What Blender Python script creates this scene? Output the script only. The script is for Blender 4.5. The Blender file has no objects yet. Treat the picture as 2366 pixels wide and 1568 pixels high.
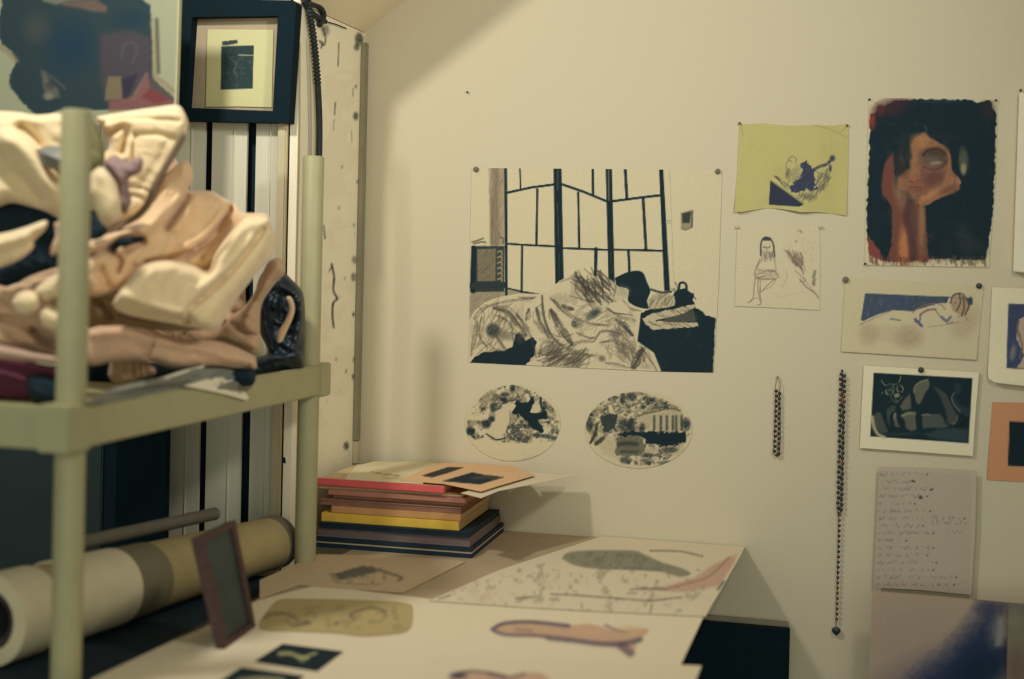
import bpy, bmesh, math, random
import numpy as np
from mathutils import Vector, Matrix

random.seed(7)
RNG = np.random.default_rng(11)
SC = bpy.context.scene
COL = SC.collection

# ------------------------------------------------------------------ camera
F = 3286.0
CX, CY = 1183.0, 644.0
CAM = np.array([0.0, -3.5, 1.44])
yaw = math.radians(14.8); pit = math.atan(44.0 / F); rol = 0.023
f0 = np.array([-math.sin(yaw), math.cos(yaw), 0.0]); zz = np.array([0, 0, 1.0])
r0 = np.array([math.cos(yaw), math.sin(yaw), 0.0])
FW = f0 * math.cos(pit) - zz * math.sin(pit)
u0 = f0 * math.sin(pit) + zz * math.cos(pit)
RT = r0 * math.cos(rol) + u0 * math.sin(rol)
UP = u0 * math.cos(rol) - r0 * math.sin(rol)

def ray(x, y):
    x = np.asarray(x, float)[..., None]; y = np.asarray(y, float)[..., None]
    return FW * F + RT * (x - CX) - UP * (y - CY)
def PY(x, y, Y):                       # point seen at (x, y) lying on the upright plane Y
    d = ray(x, y); t = (Y - CAM[1]) / d[..., 1]
    return CAM + d * t[..., None]
def PX(x, y, X):
    d = ray(x, y); t = (X - CAM[0]) / d[..., 0]
    return CAM + d * t[..., None]
def PZ(x, y, Z):
    d = ray(x, y); t = (Z - CAM[2]) / d[..., 2]
    return CAM + d * t[..., None]
def proj(p):
    v = np.asarray(p, float) - CAM
    k = v @ FW
    return CX + F * (v @ RT) / k, CY - F * (v @ UP) / k

cd = bpy.data.cameras.new('camera'); cam = bpy.data.objects.new('camera', cd); COL.objects.link(cam)
M = Matrix(((RT[0], UP[0], -FW[0], CAM[0]), (RT[1], UP[1], -FW[1], CAM[1]), (RT[2], UP[2], -FW[2], CAM[2]), (0, 0, 0, 1)))
cam.matrix_world = M
cd.sensor_width = 36; cd.lens = F / 2366 * 36; cd.shift_y = -140.0 / 2366
cd.clip_start = 0.05
cd.dof.use_dof = True; cd.dof.focus_distance = 3.62; cd.dof.aperture_fstop = 1.7
SC.camera = cam

# ------------------------------------------------------------------ colour + materials
def lin(c):
    c = np.asarray(c, float) / 255.0
    return np.where(c <= 0.04045, c / 12.92, ((c + 0.055) / 1.055) ** 2.4)
def L4(c):
    l = lin(c); return (float(l[0]), float(l[1]), float(l[2]), 1.0)

def mat(name, col, rough=0.75, var=0.06, scale=30.0, bump=0.0, bscale=120.0, metal=0.0, spec=0.3, attr=False, stretch=None, sheen=0.0, alpha=1.0):
    m = bpy.data.materials.new(name); m.use_nodes = True
    nt = m.node_tree; N = nt.nodes; b = N['Principled BSDF']
    tc = N.new('ShaderNodeTexCoord'); mp = N.new('ShaderNodeMapping'); nt.links.new(tc.outputs['Object'], mp.inputs[0])
    if stretch: mp.inputs['Scale'].default_value = stretch
    nz = N.new('ShaderNodeTexNoise'); nz.inputs['Scale'].default_value = scale; nz.inputs['Detail'].default_value = 6
    nt.links.new(mp.outputs[0], nz.inputs['Vector'])
    mr = N.new('ShaderNodeMapRange'); mr.inputs['From Min'].default_value = 0.3; mr.inputs['From Max'].default_value = 0.7
    mr.inputs['To Min'].default_value = 1 - var; mr.inputs['To Max'].default_value = 1 + var
    nt.links.new(nz.outputs['Fac'], mr.inputs['Value'])
    vm = N.new('ShaderNodeVectorMath'); vm.operation = 'SCALE'
    if attr:
        at = N.new('ShaderNodeAttribute'); at.attribute_name = 'Col'; nt.links.new(at.outputs['Color'], vm.inputs[0])
    else:
        vm.inputs[0].default_value = L4(col)[:3]
    nt.links.new(mr.outputs[0], vm.inputs['Scale'])
    nt.links.new(vm.outputs[0], b.inputs['Base Color'])
    b.inputs['Roughness'].default_value = rough; b.inputs['Metallic'].default_value = metal
    b.inputs['Specular IOR Level'].default_value = spec
    if sheen: b.inputs['Sheen Weight'].default_value = sheen
    if alpha < 1: b.inputs['Alpha'].default_value = alpha
    if bump > 0:
        n2 = N.new('ShaderNodeTexNoise'); n2.inputs['Scale'].default_value = bscale; n2.inputs['Detail'].default_value = 5
        nt.links.new(mp.outputs[0], n2.inputs['Vector'])
        bp = N.new('ShaderNodeBump'); bp.inputs['Strength'].default_value = 0.6; bp.inputs['Distance'].default_value = bump
        nt.links.new(n2.outputs['Fac'], bp.inputs['Height']); nt.links.new(bp.outputs[0], b.inputs['Normal'])
    return m

WALLC = (206, 194, 162)
M_wall = mat('wall_plaster', WALLC, 0.85, 0.055, 300, 0.0006, 40)
M_slope = mat('ceiling_plaster', (236, 220, 184), 0.85, 0.035, 200, 0.0008, 30)
M_art = mat('artwork_paper', (255, 255, 255), 0.8, 0.05, 320, 0, attr=True, spec=0.2)
M_artgloss = mat('artwork_gloss', (255, 255, 255), 0.35, 0.03, 200, 0, attr=True, spec=0.4)
M_board = mat('painted_boards', (216, 210, 182), 0.7, 0.03, 14, 0.0006, 60, stretch=(6, 6, 0.5))
M_gap = mat('dark_gap', (22, 42, 48), 0.9, 0.05)
M_black = mat('black_frame', (16, 34, 40), 0.8, 0.06, 40, spec=0.1)
M_plastic = mat('shelf_plastic', (164, 158, 116), 0.5, 0.04, 25, 0.0003, 200, spec=0.35)
M_cream = mat('cream_cotton', (232, 206, 158), 0.92, 0.06, 40, 0.0012, 160, sheen=0.3)
M_beige = mat('beige_cotton', (222, 186, 140), 0.92, 0.07, 40, 0.0012, 160, sheen=0.3)
M_pinkb = mat('pinkish_cotton', (204, 166, 130), 0.92, 0.07, 40, 0.0012, 160, sheen=0.2)
M_tan = mat('tan_cotton', (188, 154, 118), 0.92, 0.08, 40, 0.0012, 160, sheen=0.2)
M_darkcloth_shade = mat('dark_cloth_shade', (22, 40, 48), 0.9, 0.15, 30, 0.001, 160)  # shared by real dark cloths and the patches that stand for shade
M_leather = mat('black_leather', (18, 32, 38), 0.45, 0.2, 25, 0.002, 40, spec=0.5)
M_lilac = mat('lilac_cloth', (148, 122, 116), 0.9, 0.06)
M_green = mat('olive_cloth', (120, 116, 76), 0.9, 0.06)
M_maroon = mat('maroon_cloth', (92, 44, 58), 0.9, 0.12, 20)
M_greypl = mat('grey_sheeting', (120, 120, 108), 0.45, 0.25, 8, 0.003, 14, spec=0.5)
M_whitep = mat('white_paper', (232, 222, 192), 0.75, 0.03, 60)
M_tube = mat('kraft_tube', (170, 152, 104), 0.7, 0.08, 20, 0.0005, 50)
M_tubein = mat('tube_core', (66, 56, 58), 0.9, 0.1)
M_tubewhite = mat('white_roll', (214, 200, 160), 0.7, 0.03, 30)
M_tubegrey = mat('grey_roll', (112, 104, 88), 0.8, 0.08)
M_wood = mat('reddish_wood', (78, 56, 52), 0.6, 0.2, 20, 0.0006, 60, stretch=(1, 1, 6))
M_table = mat('table_top', (176, 154, 122), 0.7, 0.05, 12, 0.0004, 60)
M_leg = mat('table_leg', (120, 100, 76), 0.7, 0.1, 10)
M_conduit = mat('dark_conduit', (46, 52, 50), 0.7, 0.2, 60, spec=0.2)
M_trimdark = mat('grey_trim', (146, 138, 110), 0.8, 0.1, 20)
M_trimlight = mat('cream_trim', (200, 186, 148), 0.8, 0.05, 20)
M_steel = mat('pin_dull', (104, 96, 70), 0.45, 0.05, spec=0.5)
M_pindark = mat('pin_dark', (34, 46, 52), 0.4, 0.05, spec=0.5)
M_gold = mat('gold_wire', (160, 130, 76), 0.4, 0.1, metal=0.5)
M_bead = mat('dark_bead', (44, 42, 40), 0.35, 0.1, spec=0.5)
M_beadred = mat('brown_bead', (96, 58, 48), 0.35, 0.1, spec=0.5)
M_beadblue = mat('blue_bead', (34, 54, 66), 0.35, 0.1, spec=0.5)
M_floor = mat('floor_boards', (92, 72, 52), 0.6, 0.2, 6, 0.001, 20, stretch=(1, 8, 1))
M_ceil = mat('ceiling_paint', (198, 194, 182), 0.9, 0.03)
M_pages = mat('page_block', (196, 172, 132), 0.8, 0.12, 50, 0.0008, 90, stretch=(1, 1, 30))
M_pagesgrey = mat('grey_pages', (112, 98, 92), 0.8, 0.2, 50, 0.0008, 90, stretch=(1, 1, 30))
M_glass = mat('dull_glass', (38, 54, 56), 0.35, 0.35, 14, spec=0.35)

# ------------------------------------------------------------------ object helpers
def link(o, parent=None):
    COL.objects.link(o)
    if parent is not None: o.parent = parent
    return o
def tag(o, label=None, cat=None, group=None, kind=None):
    if label: o['label'] = label
    if cat: o['category'] = cat
    if group: o['group'] = group
    if kind: o['kind'] = kind
    return o
def empty(name, loc, label, cat, group=None):
    o = bpy.data.objects.new(name, None); o.empty_display_size = 0.05; link(o); o.location = [float(v) for v in loc]
    bpy.context.view_layer.update()
    return tag(o, label, cat, group)
def mesh_obj(name, verts, faces, m, parent=None, cols=None, smooth=False):
    me = bpy.data.meshes.new(name)
    v = np.asarray(verts, float)
    if parent is not None: v = v - np.array(parent_world(parent))
    me.from_pydata(v.tolist(), [], faces); me.update()
    me.materials.append(m)
    if cols is not None:
        a = me.color_attributes.new('Col', 'FLOAT_COLOR', 'POINT')
        c = np.ones((len(v), 4), np.float32); c[:, :3] = cols
        a.data.foreach_set('color', c.ravel())
    if smooth: me.polygons.foreach_set('use_smooth', [True] * len(me.polygons))
    o = bpy.data.objects.new(name, me); link(o, parent)
    return o
def parent_world(p):
    l = Vector((0, 0, 0)); q = p
    while q is not None: l = l + q.location; q = q.parent
    return l
def boxm(name, c8, m, parent=None, bevel=0.0):     # eight corners: bottom loop then top loop
    f = [(3, 2, 1, 0), (4, 5, 6, 7), (0, 1, 5, 4), (1, 2, 6, 5), (2, 3, 7, 6), (3, 0, 4, 7)]
    o = mesh_obj(name, c8, f, m, parent)
    bm = bmesh.new(); bm.from_mesh(o.data); bmesh.ops.recalc_face_normals(bm, faces=bm.faces)
    if bevel: bmesh.ops.bevel(bm, geom=bm.edges[:], offset=bevel, segments=2, affect='EDGES', clamp_overlap=True)
    bm.to_mesh(o.data); bm.free(); return o
def box(name, x0, x1, y0, y1, z0, z1, m, parent=None, bevel=0.0):
    return boxm(name, [(x0, y0, z0), (x1, y0, z0), (x1, y1, z0), (x0, y1, z0), (x0, y0, z1), (x1, y0, z1), (x1, y1, z1), (x0, y1, z1)], m, parent, bevel)
def tube(name, pts, rad, m, parent=None, seg=12, cap=True, smooth=True):
    pts = np.asarray(pts, float); n = len(pts)
    rad = np.full(n, rad) if np.isscalar(rad) else np.asarray(rad, float)
    V = []; Fc = []
    ref = np.array([0, 0, 1.0])
    for i in range(n):
        t = pts[min(i + 1, n - 1)] - pts[max(i - 1, 0)]; t = t / np.linalg.norm(t)
        a = np.cross(t, ref)
        if np.linalg.norm(a) < 0.2: a = np.cross(t, [1, 0, 0])
        a /= np.linalg.norm(a); b = np.cross(t, a)
        for k in range(seg):
            w = 2 * math.pi * k / seg
            V.append(pts[i] + rad[i] * (math.cos(w) * a + math.sin(w) * b))
    for i in range(n - 1):
        for k in range(seg):
            k2 = (k + 1) % seg
            Fc.append((i * seg + k, i * seg + k2, (i + 1) * seg + k2, (i + 1) * seg + k))
    if cap:
        Fc.append(tuple(range(seg))[::-1]); Fc.append(tuple(range((n - 1) * seg, n * seg)))
    o = mesh_obj(name, V, Fc, m, parent, smooth=smooth)
    bm = bmesh.new(); bm.from_mesh(o.data); bmesh.ops.recalc_face_normals(bm, faces=bm.faces)
    for e in bm.edges:
        if len(e.link_faces) == 2 and e.calc_face_angle(0) > 0.9: e.smooth = False
    bm.to_mesh(o.data); bm.free()
    return o
def spline(P, n=12):
    P = np.asarray(P, float)
    if len(P) < 3: return P
    Q = np.vstack([2 * P[0] - P[1], P, 2 * P[-1] - P[-2]]); out = []
    for i in range(1, len(Q) - 2):
        for t in np.linspace(0, 1, n, endpoint=False):
            a, b, c, d = Q[i - 1], Q[i], Q[i + 1], Q[i + 2]
            out.append(0.5 * (2 * b + (c - a) * t + (2 * a - 5 * b + 4 * c - d) * t * t + (3 * b - a - 3 * c + d) * t ** 3))
    out.append(Q[-2]); return np.array(out)

# ------------------------------------------------------------------ 2D geometry on arrays
def seg_dist(X, Y, P, closed=False):
    P = np.asarray(P, float); n = len(P); D = np.full(X.shape, 1e9)
    for i in range(n if closed else n - 1):
        a = P[i]; b = P[(i + 1) % n]; v = b - a; L = v @ v + 1e-9
        t = np.clip(((X - a[0]) * v[0] + (Y - a[1]) * v[1]) / L, 0, 1)
        D = np.minimum(D, np.hypot(X - a[0] - t * v[0], Y - a[1] - t * v[1]))
    return D
def inside(X, Y, P):
    P = np.asarray(P, float); n = len(P); I = np.zeros(X.shape, bool)
    for i in range(n):
        x1, y1 = P[i]; x2, y2 = P[(i + 1) % n]
        if y1 == y2: continue
        c = ((y1 > Y) != (y2 > Y)) & (X < (x2 - x1) * (Y - y1) / (y2 - y1) + x1)
        I ^= c
    return I
def vnoise(X, Y, s, seed=0):
    r = np.random.default_rng(seed).random((128, 128))
    x = X / s; y = Y / s; xi = np.floor(x).astype(int); yi = np.floor(y).astype(int)
    fx = x - xi; fy = y - yi; fx = fx * fx * (3 - 2 * fx); fy = fy * fy * (3 - 2 * fy)
    g = lambda a, b: r[a % 128, b % 128]
    return (g(xi, yi) * (1 - fx) + g(xi + 1, yi) * fx) * (1 - fy) + (g(xi, yi + 1) * (1 - fx) + g(xi + 1, yi + 1) * fx) * fy
def fbm(X, Y, s, seed=0, o=4):
    v = 0; a = 1; t = 0
    for i in range(o): v = v + a * vnoise(X, Y, s / 2 ** i, seed + i); t += a; a *= 0.55
    return v / t

# ------------------------------------------------------------------ painter: pigment laid on paper
class Paint:
    def __init__(s, x0, y0, x1, y1, base, step=1.5, org=(0, 0), k=1.0):
        s.x0, s.y0, s.step = x0, y0, step
        s.w = int((x1 - x0) / step) + 2; s.h = int((y1 - y0) / step) + 2
        s.X, s.Y = np.meshgrid(x0 + np.arange(s.w) * step, y0 + np.arange(s.h) * step)
        s.A = np.ones((s.h, s.w, 3)) * np.asarray(base, float); s.org = org; s.k = k
    def T(s, P):
        return np.asarray(P, float) / s.k + np.asarray(s.org, float)
    def win(s, P, pad):
        lo = P.min(0) - pad; hi = P.max(0) + pad
        i0 = max(0, int((lo[0] - s.x0) / s.step)); i1 = min(s.w, int((hi[0] - s.x0) / s.step) + 2)
        j0 = max(0, int((lo[1] - s.y0) / s.step)); j1 = min(s.h, int((hi[1] - s.y0) / s.step) + 2)
        return slice(j0, j1), slice(i0, i1)
    def mix(s, w, al, col):
        al = np.clip(al, 0, 1)[..., None]; s.A[w] = s.A[w] * (1 - al) + np.asarray(col, float) * al
    def poly(s, P, col, a=1.0, f=1.5, sm=False, rough=0):
        P = s.T(P)
        if sm: P = spline(np.vstack([P, P[:1]]), 6)[:-1]
        w = s.win(P, f + rough + 2); X, Y = s.X[w], s.Y[w]
        if X.size == 0: return
        if rough: X = X + rough * 2 * (vnoise(X, Y, 7, 3) - .5); Y = Y + rough * 2 * (vnoise(X, Y, 6, 9) - .5)
        d = seg_dist(X, Y, P, True); d = np.where(inside(X, Y, P), d, -d)
        s.mix(w, a * np.clip(0.5 + d / f, 0, 1), col)
    def line(s, P, wd, col, a=1.0, f=1.3, sm=True, grain=0):
        P = s.T(P); wd = wd / s.k
        if sm and len(P) > 2: P = spline(P, 6)
        w = s.win(P, wd / 2 + f + 1); X, Y = s.X[w], s.Y[w]
        if X.size == 0: return
        al = a * np.clip(0.5 + (wd / 2 - seg_dist(X, Y, P)) / f, 0, 1) * min(1, wd / 1.2 + 0.25)
        if grain: al = al * (1 - grain + grain * (vnoise(X, Y, 2.2, 5) > 0.45))
        s.mix(w, al, col)
    def brush(s, P, wd, col, a=0.6, n=None, ln=0.35, grain=.3):
        """soft charcoal stroke: a bundle of thin marks that follow the curve and thin out at both ends"""
        C = spline(P, 10) if len(P) > 2 else np.array([np.array(P[0]) * (1 - t) + np.array(P[1]) * t for t in np.linspace(0, 1, 20)], float)
        m = len(C); T = np.gradient(C, axis=0); N_ = np.stack([-T[:, 1], T[:, 0]], 1); N_ /= np.linalg.norm(N_, axis=1)[:, None] + 1e-9
        n = n or int(6 + wd * .55)
        for _ in range(n):
            c = RNG.random() * 1.1 - .05; l = ln * (.5 + RNG.random()); t0 = int(np.clip((c - l / 2) * m, 0, m - 3)); t1 = int(np.clip((c + l / 2) * m, t0 + 2, m - 1))
            tt = np.linspace(t0 / m, t1 / m, t1 - t0 + 1); env = np.sin(np.pi * np.clip(tt, .02, .98)) ** .5
            q = C[t0:t1 + 1] + N_[t0:t1 + 1] * (RNG.normal() * .28 * wd * env)[:, None]
            s.line(q[::max(1, len(q) // 5)], max(3, wd * .16) * (.6 + RNG.random() * .8), col, a * (.45 + .55 * RNG.random()), f=1.6, grain=grain)
    def blob(s, cx, cy, rx, ry, col, a=1.0, rot=0, soft=1.0, grain=0):
        c = s.T([(cx, cy)])[0]; rx = rx / s.k; ry = ry / s.k; R = max(rx, ry) * 1.6
        w = s.win(np.array([c - R, c + R]), 2); X, Y = s.X[w] - c[0], s.Y[w] - c[1]
        if X.size == 0: return
        t = math.radians(rot); u = X * math.cos(t) + Y * math.sin(t); v = -X * math.sin(t) + Y * math.cos(t)
        d = np.sqrt((u / rx) ** 2 + (v / ry) ** 2)
        al = a * np.clip((1 + soft * 0.5 - d) / max(soft, 0.05), 0, 1)
        if grain: al = al * (1 - grain + grain * (vnoise(s.X[w], s.Y[w], 2.5, 5) > 0.45))
        s.mix(w, al, col)
    def hatch(s, P, ang, n, ln, wd, col, a=0.6, jit=12):
        P0 = s.T(P); lo = P0.min(0); hi = P0.max(0)
        for _ in range(n * 3):
            q = lo + RNG.random(2) * (hi - lo)
            if not inside(np.array([q[0]]), np.array([q[1]]), P0)[0]: continue
            t = math.radians(ang + RNG.normal() * jit); l = ln / s.k * (0.5 + RNG.random()) / 2
            v = np.array([math.cos(t), math.sin(t)]) * l; b = np.array([-v[1], v[0]]) * RNG.normal() * 0.2
            pts = (np.array([q - v, q + b, q + v]) - np.asarray(s.org)) * s.k
            s.line(pts, wd * (0.6 + RNG.random() * .8), col, a * (0.5 + 0.5 * RNG.random()))
            n -= 1
            if n <= 0: break
    def speck(s, P, col, size, thr, a=1.0, seed=1, f=0.08, sm=False):
        P = s.T(P)
        if sm: P = spline(np.vstack([P, P[:1]]), 6)[:-1]
        w = s.win(P, 2); X, Y = s.X[w], s.Y[w]
        if X.size == 0: return
        n = fbm(X, Y, size / s.k, seed, 5); d = seg_dist(X, Y, P, True)
        m = inside(X, Y, P) * np.clip(d / 3, 0, 1)
        g = .55 + .45 * (vnoise(X, Y, 2.0, seed + 40) > .4)
        s.mix(w, a * m * g * np.clip((n - thr) / f, 0, 1), col)
    def sample(s, x, y):
        i = np.clip((np.asarray(x) - s.x0) / s.step, 0, s.w - 1.001); j = np.clip((np.asarray(y) - s.y0) / s.step, 0, s.h - 1.001)
        i0 = i.astype(int); j0 = j.astype(int); fx = (i - i0)[:, None]; fy = (j - j0)[:, None]; A = s.A
        c = (A[j0, i0] * (1 - fx) + A[j0, i0 + 1] * fx) * (1 - fy) + (A[j0 + 1, i0] * (1 - fx) + A[j0 + 1, i0 + 1] * fx) * fy
        return lin(c)

# ------------------------------------------------------------------ meshers: outline -> grid with clean border
def grid_mesh(P, step):
    P = np.asarray(P, float); lo = P.min(0) - step; hi = P.max(0) + step
    nx = int((hi[0] - lo[0]) / step) + 1; ny = int((hi[1] - lo[1]) / step) + 1
    gx = lo[0] + np.arange(nx + 1) * step; gy = lo[1] + np.arange(ny + 1) * step
    CXg, CYg = np.meshgrid(gx[:-1] + step / 2, gy[:-1] + step / 2)
    keep = inside(CXg, CYg, P)
    # remove pinch points
    for _ in range(3):
        a = keep[:-1, :-1]; b = keep[:-1, 1:]; c = keep[1:, :-1]; d = keep[1:, 1:]
        bad1 = a & d & ~b & ~c; bad2 = b & c & ~a & ~d
        keep[:-1, :-1][bad1] = False; keep[:-1, 1:][bad2] = False
    j, i = np.nonzero(keep); W = nx + 1
    q = np.stack([j * W + i, j * W + i + 1, (j + 1) * W + i + 1, (j + 1) * W + i], 1)
    # each grid corner's count of kept cells
    cnt = np.zeros((ny + 1, nx + 1), int)
    cnt[:-1, :-1] += keep; cnt[:-1, 1:] += keep; cnt[1:, :-1] += keep; cnt[1:, 1:] += keep
    used = np.unique(q); remap = -np.ones(W * (ny + 1), int); remap[used] = np.arange(len(used))
    q = remap[q]; VX = gx[used % W]; VY = gy[used // W]
    bd = cnt.ravel()[used] < 4
    idx = np.nonzero(bd)[0]; bx, by = VX[idx].copy(), VY[idx].copy()
    n = len(P); best = np.full(len(idx), 1e9); qx = bx.copy(); qy = by.copy()
    for k in range(n):
        a = P[k]; v = P[(k + 1) % n] - a; L = v @ v + 1e-9
        t = np.clip(((bx - a[0]) * v[0] + (by - a[1]) * v[1]) / L, 0, 1); px = a[0] + t * v[0]; py = a[1] + t * v[1]
        d = np.hypot(bx - px, by - py); m = d < best; best[m] = d[m]; qx[m] = px[m]; qy[m] = py[m]
    VX[idx] = qx; VY[idx] = qy
    if n <= 12:
        for k in range(n):
            d = np.hypot(VX[idx] - P[k][0], VY[idx] - P[k][1]); m = idx[np.argmin(d)]
            if d.min() < step * 2: VX[m], VY[m] = P[k]
    # border edges, oriented
    E = {}
    for a, b in ((0, 1), (1, 2), (2, 3), (3, 0)):
        for u, v in zip(q[:, a].tolist(), q[:, b].tolist()):
            if (v, u) in E: del E[(v, u)]
            else: E[(u, v)] = 1
    return VX, VY, q, list(E.keys()), bd

def sheet(name, P, mapf, nrm, thick, paint, step=2.5, parent=None, lift=None, m=None, smp=False, off=0.0):
    """flat cut sheet: outline P, mapf(px,py)->world, nrm = outward normal, real thickness"""
    if smp: P = spline(np.vstack([P, P[:1]]), 8)[:-1]
    VX, VY, q, E, bd = grid_mesh(P, step)
    W = mapf(VX, VY); nrm = np.asarray(nrm, float)
    h = np.full(len(VX), float(off))
    if lift is not None: h = h + lift(VX, VY)
    top = W + nrm * (h + thick)[:, None]
    n = len(top)
    bot = W + nrm * h[:, None]
    faces = q[:, ::-1].tolist()
    used = list(range(n)) if lift is not None else sorted({a for e in E for a in e})
    r = {a: n + k for k, a in enumerate(used)}
    V = np.vstack([top, bot[used]])
    for a, b in E: faces.append((a, b, r[b], r[a]))
    nxt = {a: b for a, b in E}; s0 = E[0][0]; loop = [s0]; c = nxt[s0]
    while c != s0 and len(loop) < len(E) + 2: loop.append(c); c = nxt.get(c, s0)
    if lift is not None: faces += (q + n).tolist()
    else: faces.append([r[a] for a in loop])
    if paint is not None:
        cols = paint.sample(VX, VY); cols = np.vstack([cols, cols[used]])
        cols[n:] = np.median(cols[:n], 0) if False else cols[n:]
        mm = m or M_art
    else: cols = None; mm = m
    o = mesh_obj(name, V, faces, mm, parent, cols)
    bm = bmesh.new(); bm.from_mesh(o.data); bmesh.ops.recalc_face_normals(bm, faces=bm.faces); bm.to_mesh(o.data); bm.free()
    return o

def cloth(name, P, Y, T, m, folds=(), wr=0.006, wdir=30, ws=40, R=45, step=5, back=0.6, parent=None, seed=1, slope=(0, 0), paint=None, floor=1.181):
    """soft solid body of cloth around an upright plane at Y: outline P, thickness T, fold lines that raise or crease it"""
    P = spline(np.vstack([P, P[:1]]), 6)[:-1]
    VX, VY, q, E, bd = grid_mesh(P, step)
    c = P.mean(0)
    Yp = Y + slope[0] * (VX - c[0]) / 100 + slope[1] * (VY - c[1]) / 100
    W = PY(VX, VY, Yp)
    d = seg_dist(VX, VY, P, True); d[bd] = 0
    e = 1 - np.clip(d / R, 0, 1); prof = np.sqrt(np.clip(1 - e * e, 0, 1))
    t = math.radians(wdir); u = VX * math.cos(t) + VY * math.sin(t); v = -VX * math.sin(t) + VY * math.cos(t)
    rg = 1 - np.abs(2 * fbm(u / 4.5 + 40 * fbm(VX, VY, 90, seed + 9, 2), v, ws * .9, seed + 3, 4) - 1)
    h = T * prof + (wr * 2 * (fbm(u / 3.2, v, ws, seed, 5) - .5) + wr * 1.6 * (rg - .8)) * prof
    for f in folds:
        pts, w, a = f[0], f[1], f[2]
        D = seg_dist(VX, VY, spline(pts, 6)) / w
        h = h + a * np.exp(-D * D) * np.clip(d / 12, 0, 1)
    cw = PY(c[0], c[1], Y); dr = CAM - cw; dr = dr / np.linalg.norm(dr)
    n = len(VX); V = [W + dr * h[:, None]]
    ins = np.nonzero(~bd)[0]; r = np.arange(n); r[ins] = n + np.arange(len(ins))
    V.append((W - dr * (T * back * prof)[:, None])[ins])
    for A_ in V:      # what lies inside the tray rests on its floor
        ins_ = (A_[:, 0] < -1.225) & (A_[:, 1] > -1.54) & (A_[:, 2] < 1.26); A_[ins_, 2] = np.maximum(A_[ins_, 2], floor)
    faces = q[:, ::-1].tolist() + r[q].tolist()
    if paint is None: o = mesh_obj(name, np.vstack(V), faces, m, parent, smooth=True)
    else:
        cc = paint.sample(VX, VY); o = mesh_obj(name, np.vstack(V), faces, m, parent, np.vstack([cc, cc[ins]]), True)
    bm = bmesh.new(); bm.from_mesh(o.data); bmesh.ops.remove_doubles(bm, verts=bm.verts, dist=1e-5); bmesh.ops.recalc_face_normals(bm, faces=bm.faces); bm.to_mesh(o.data); bm.free()
    return o
# ------------------------------------------------------------------ the room
XC = -1.338; YB = -0.42                      # projecting left wall: side face at XC, front face at YB
ZK = 2.025                                   # knee height where the slope starts
SL = (2.107 - 2.019) / (1.338 - 1.224)       # rise of the slope per metre
def struct(o, label=None): o['kind'] = 'structure'; return o
struct(box('wall_back', -2.6, 2.4, 0.0, 0.1, 0, 3.0, M_wall))
struct(box('floor', -2.6, 2.4, -4.6, 0.1, -0.08, 0, M_floor))
struct(box('wall_right', 2.4, 2.5, -4.6, 0.1, 0, 3.0, M_ceil))
struct(box('wall_left', -2.7, -2.6, -4.6, 0.1, 0, 3.0, M_ceil))
struct(box('ceiling', -2.7, 2.5, -4.7, 0.1, 3.0, 3.08, M_ceil))
# sloped ceiling over the back strip: slope from the knee upwards to the right, closed at its front
xs1 = XC + (3.0 - ZK) / SL
V = []
for Y in (YB, -0.001):
    V += [(XC, Y, ZK), (xs1, Y, 3.0 - .002), (XC - .018, Y, 3.0 - .002), (XC - .018, Y, ZK)]
struct(mesh_obj('ceiling_slope', V, [(0, 1, 2, 3), (7, 6, 5, 4), (0, 4, 5, 1), (0, 3, 7, 4), (1, 5, 6, 2), (2, 6, 7, 3)], M_slope))
# side face of the projection (old painted post with flaking paint), painted from chips and stains
pc = Paint(680, 0, 860, 1330, (244, 233, 200), 1.5)
pc.speck([(735, 60), (835, 80), (815, 1200), (735, 1200)], (232, 218, 184), 60, .5, .5, 4)
DK = (60, 62, 56)
for q, w_, a_ in [([(783, 100), (782, 130), (781, 152)], 3, .7), ([(775, 236), (773, 265)], 3, .8), ([(772, 275), (771, 300)], 2, .5), ([(815, 205), (816, 222)], 3, .5),
              ([(745, 60), (752, 90), (748, 105), (738, 95)], 4, .7), ([(740, 95), (746, 100), (742, 110)], 5, .7), ([(730, 50), (742, 66), (752, 76)], 3, .5),
              ([(766, 610), (772, 640), (770, 670), (779, 690), (770, 700), (768, 730), (771, 755)], 5, .85), ([(760, 626), (768, 615)], 3, .7),
              ([(777, 690), (786, 686)], 3, .6), ([(748, 520), (751, 550)], 3, .8), ([(800, 855), (799, 860)], 4, .6), ([(796, 640), (797, 646)], 3, .4), ([(812, 300), (813, 330)], 2, .4)]:
    pc.line(q, w_, DK, a_, grain=.3)
for x, y, r, g in [(822, 268, 6, .8), (817, 640, 6, .6), (817, 726, 3, .9), (800, 1030, 6, .8), (817, 870, 4, .7), (819, 600, 6, .5), (818, 830, 4, .4), (826, 420, 3, .5), (818, 520, 3, .4), (783, 480, 3, .4), (790, 385, 3, .35), (822, 200, 3, .5), (777, 830, 3, .3), (830, 90, 9, .9), (824, 108, 6, .7), (745, 25, 10, .8), (752, 70, 9, .5)]:
    pc.blob(x, y, r, r * 1.5, DK, g, 0, .8, .3)
pc.speck([(735, 400), (835, 400), (822, 1200), (735, 1200)], (120, 112, 90), 9, .80, .7, 12)
Pc = np.array([(688, -20), (842.5, -20), (842.5, 60), (822, 1340), (660, 1340)], float)
gy = np.linspace(0.0, ZK - .002, 420); gx = np.linspace(YB, 0.0, 70)
GY, GX = np.meshgrid(gy, gx, indexing='ij')
W = np.stack([np.full(GX.size, XC), GX.ravel(), GY.ravel()], 1); px_, py_ = proj(W)
fc = []
nx_ = len(gx)
ii, jj = np.meshgrid(np.arange(len(gy) - 1), np.arange(nx_ - 1), indexing='ij'); a_ = (ii * nx_ + jj).ravel()
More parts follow.
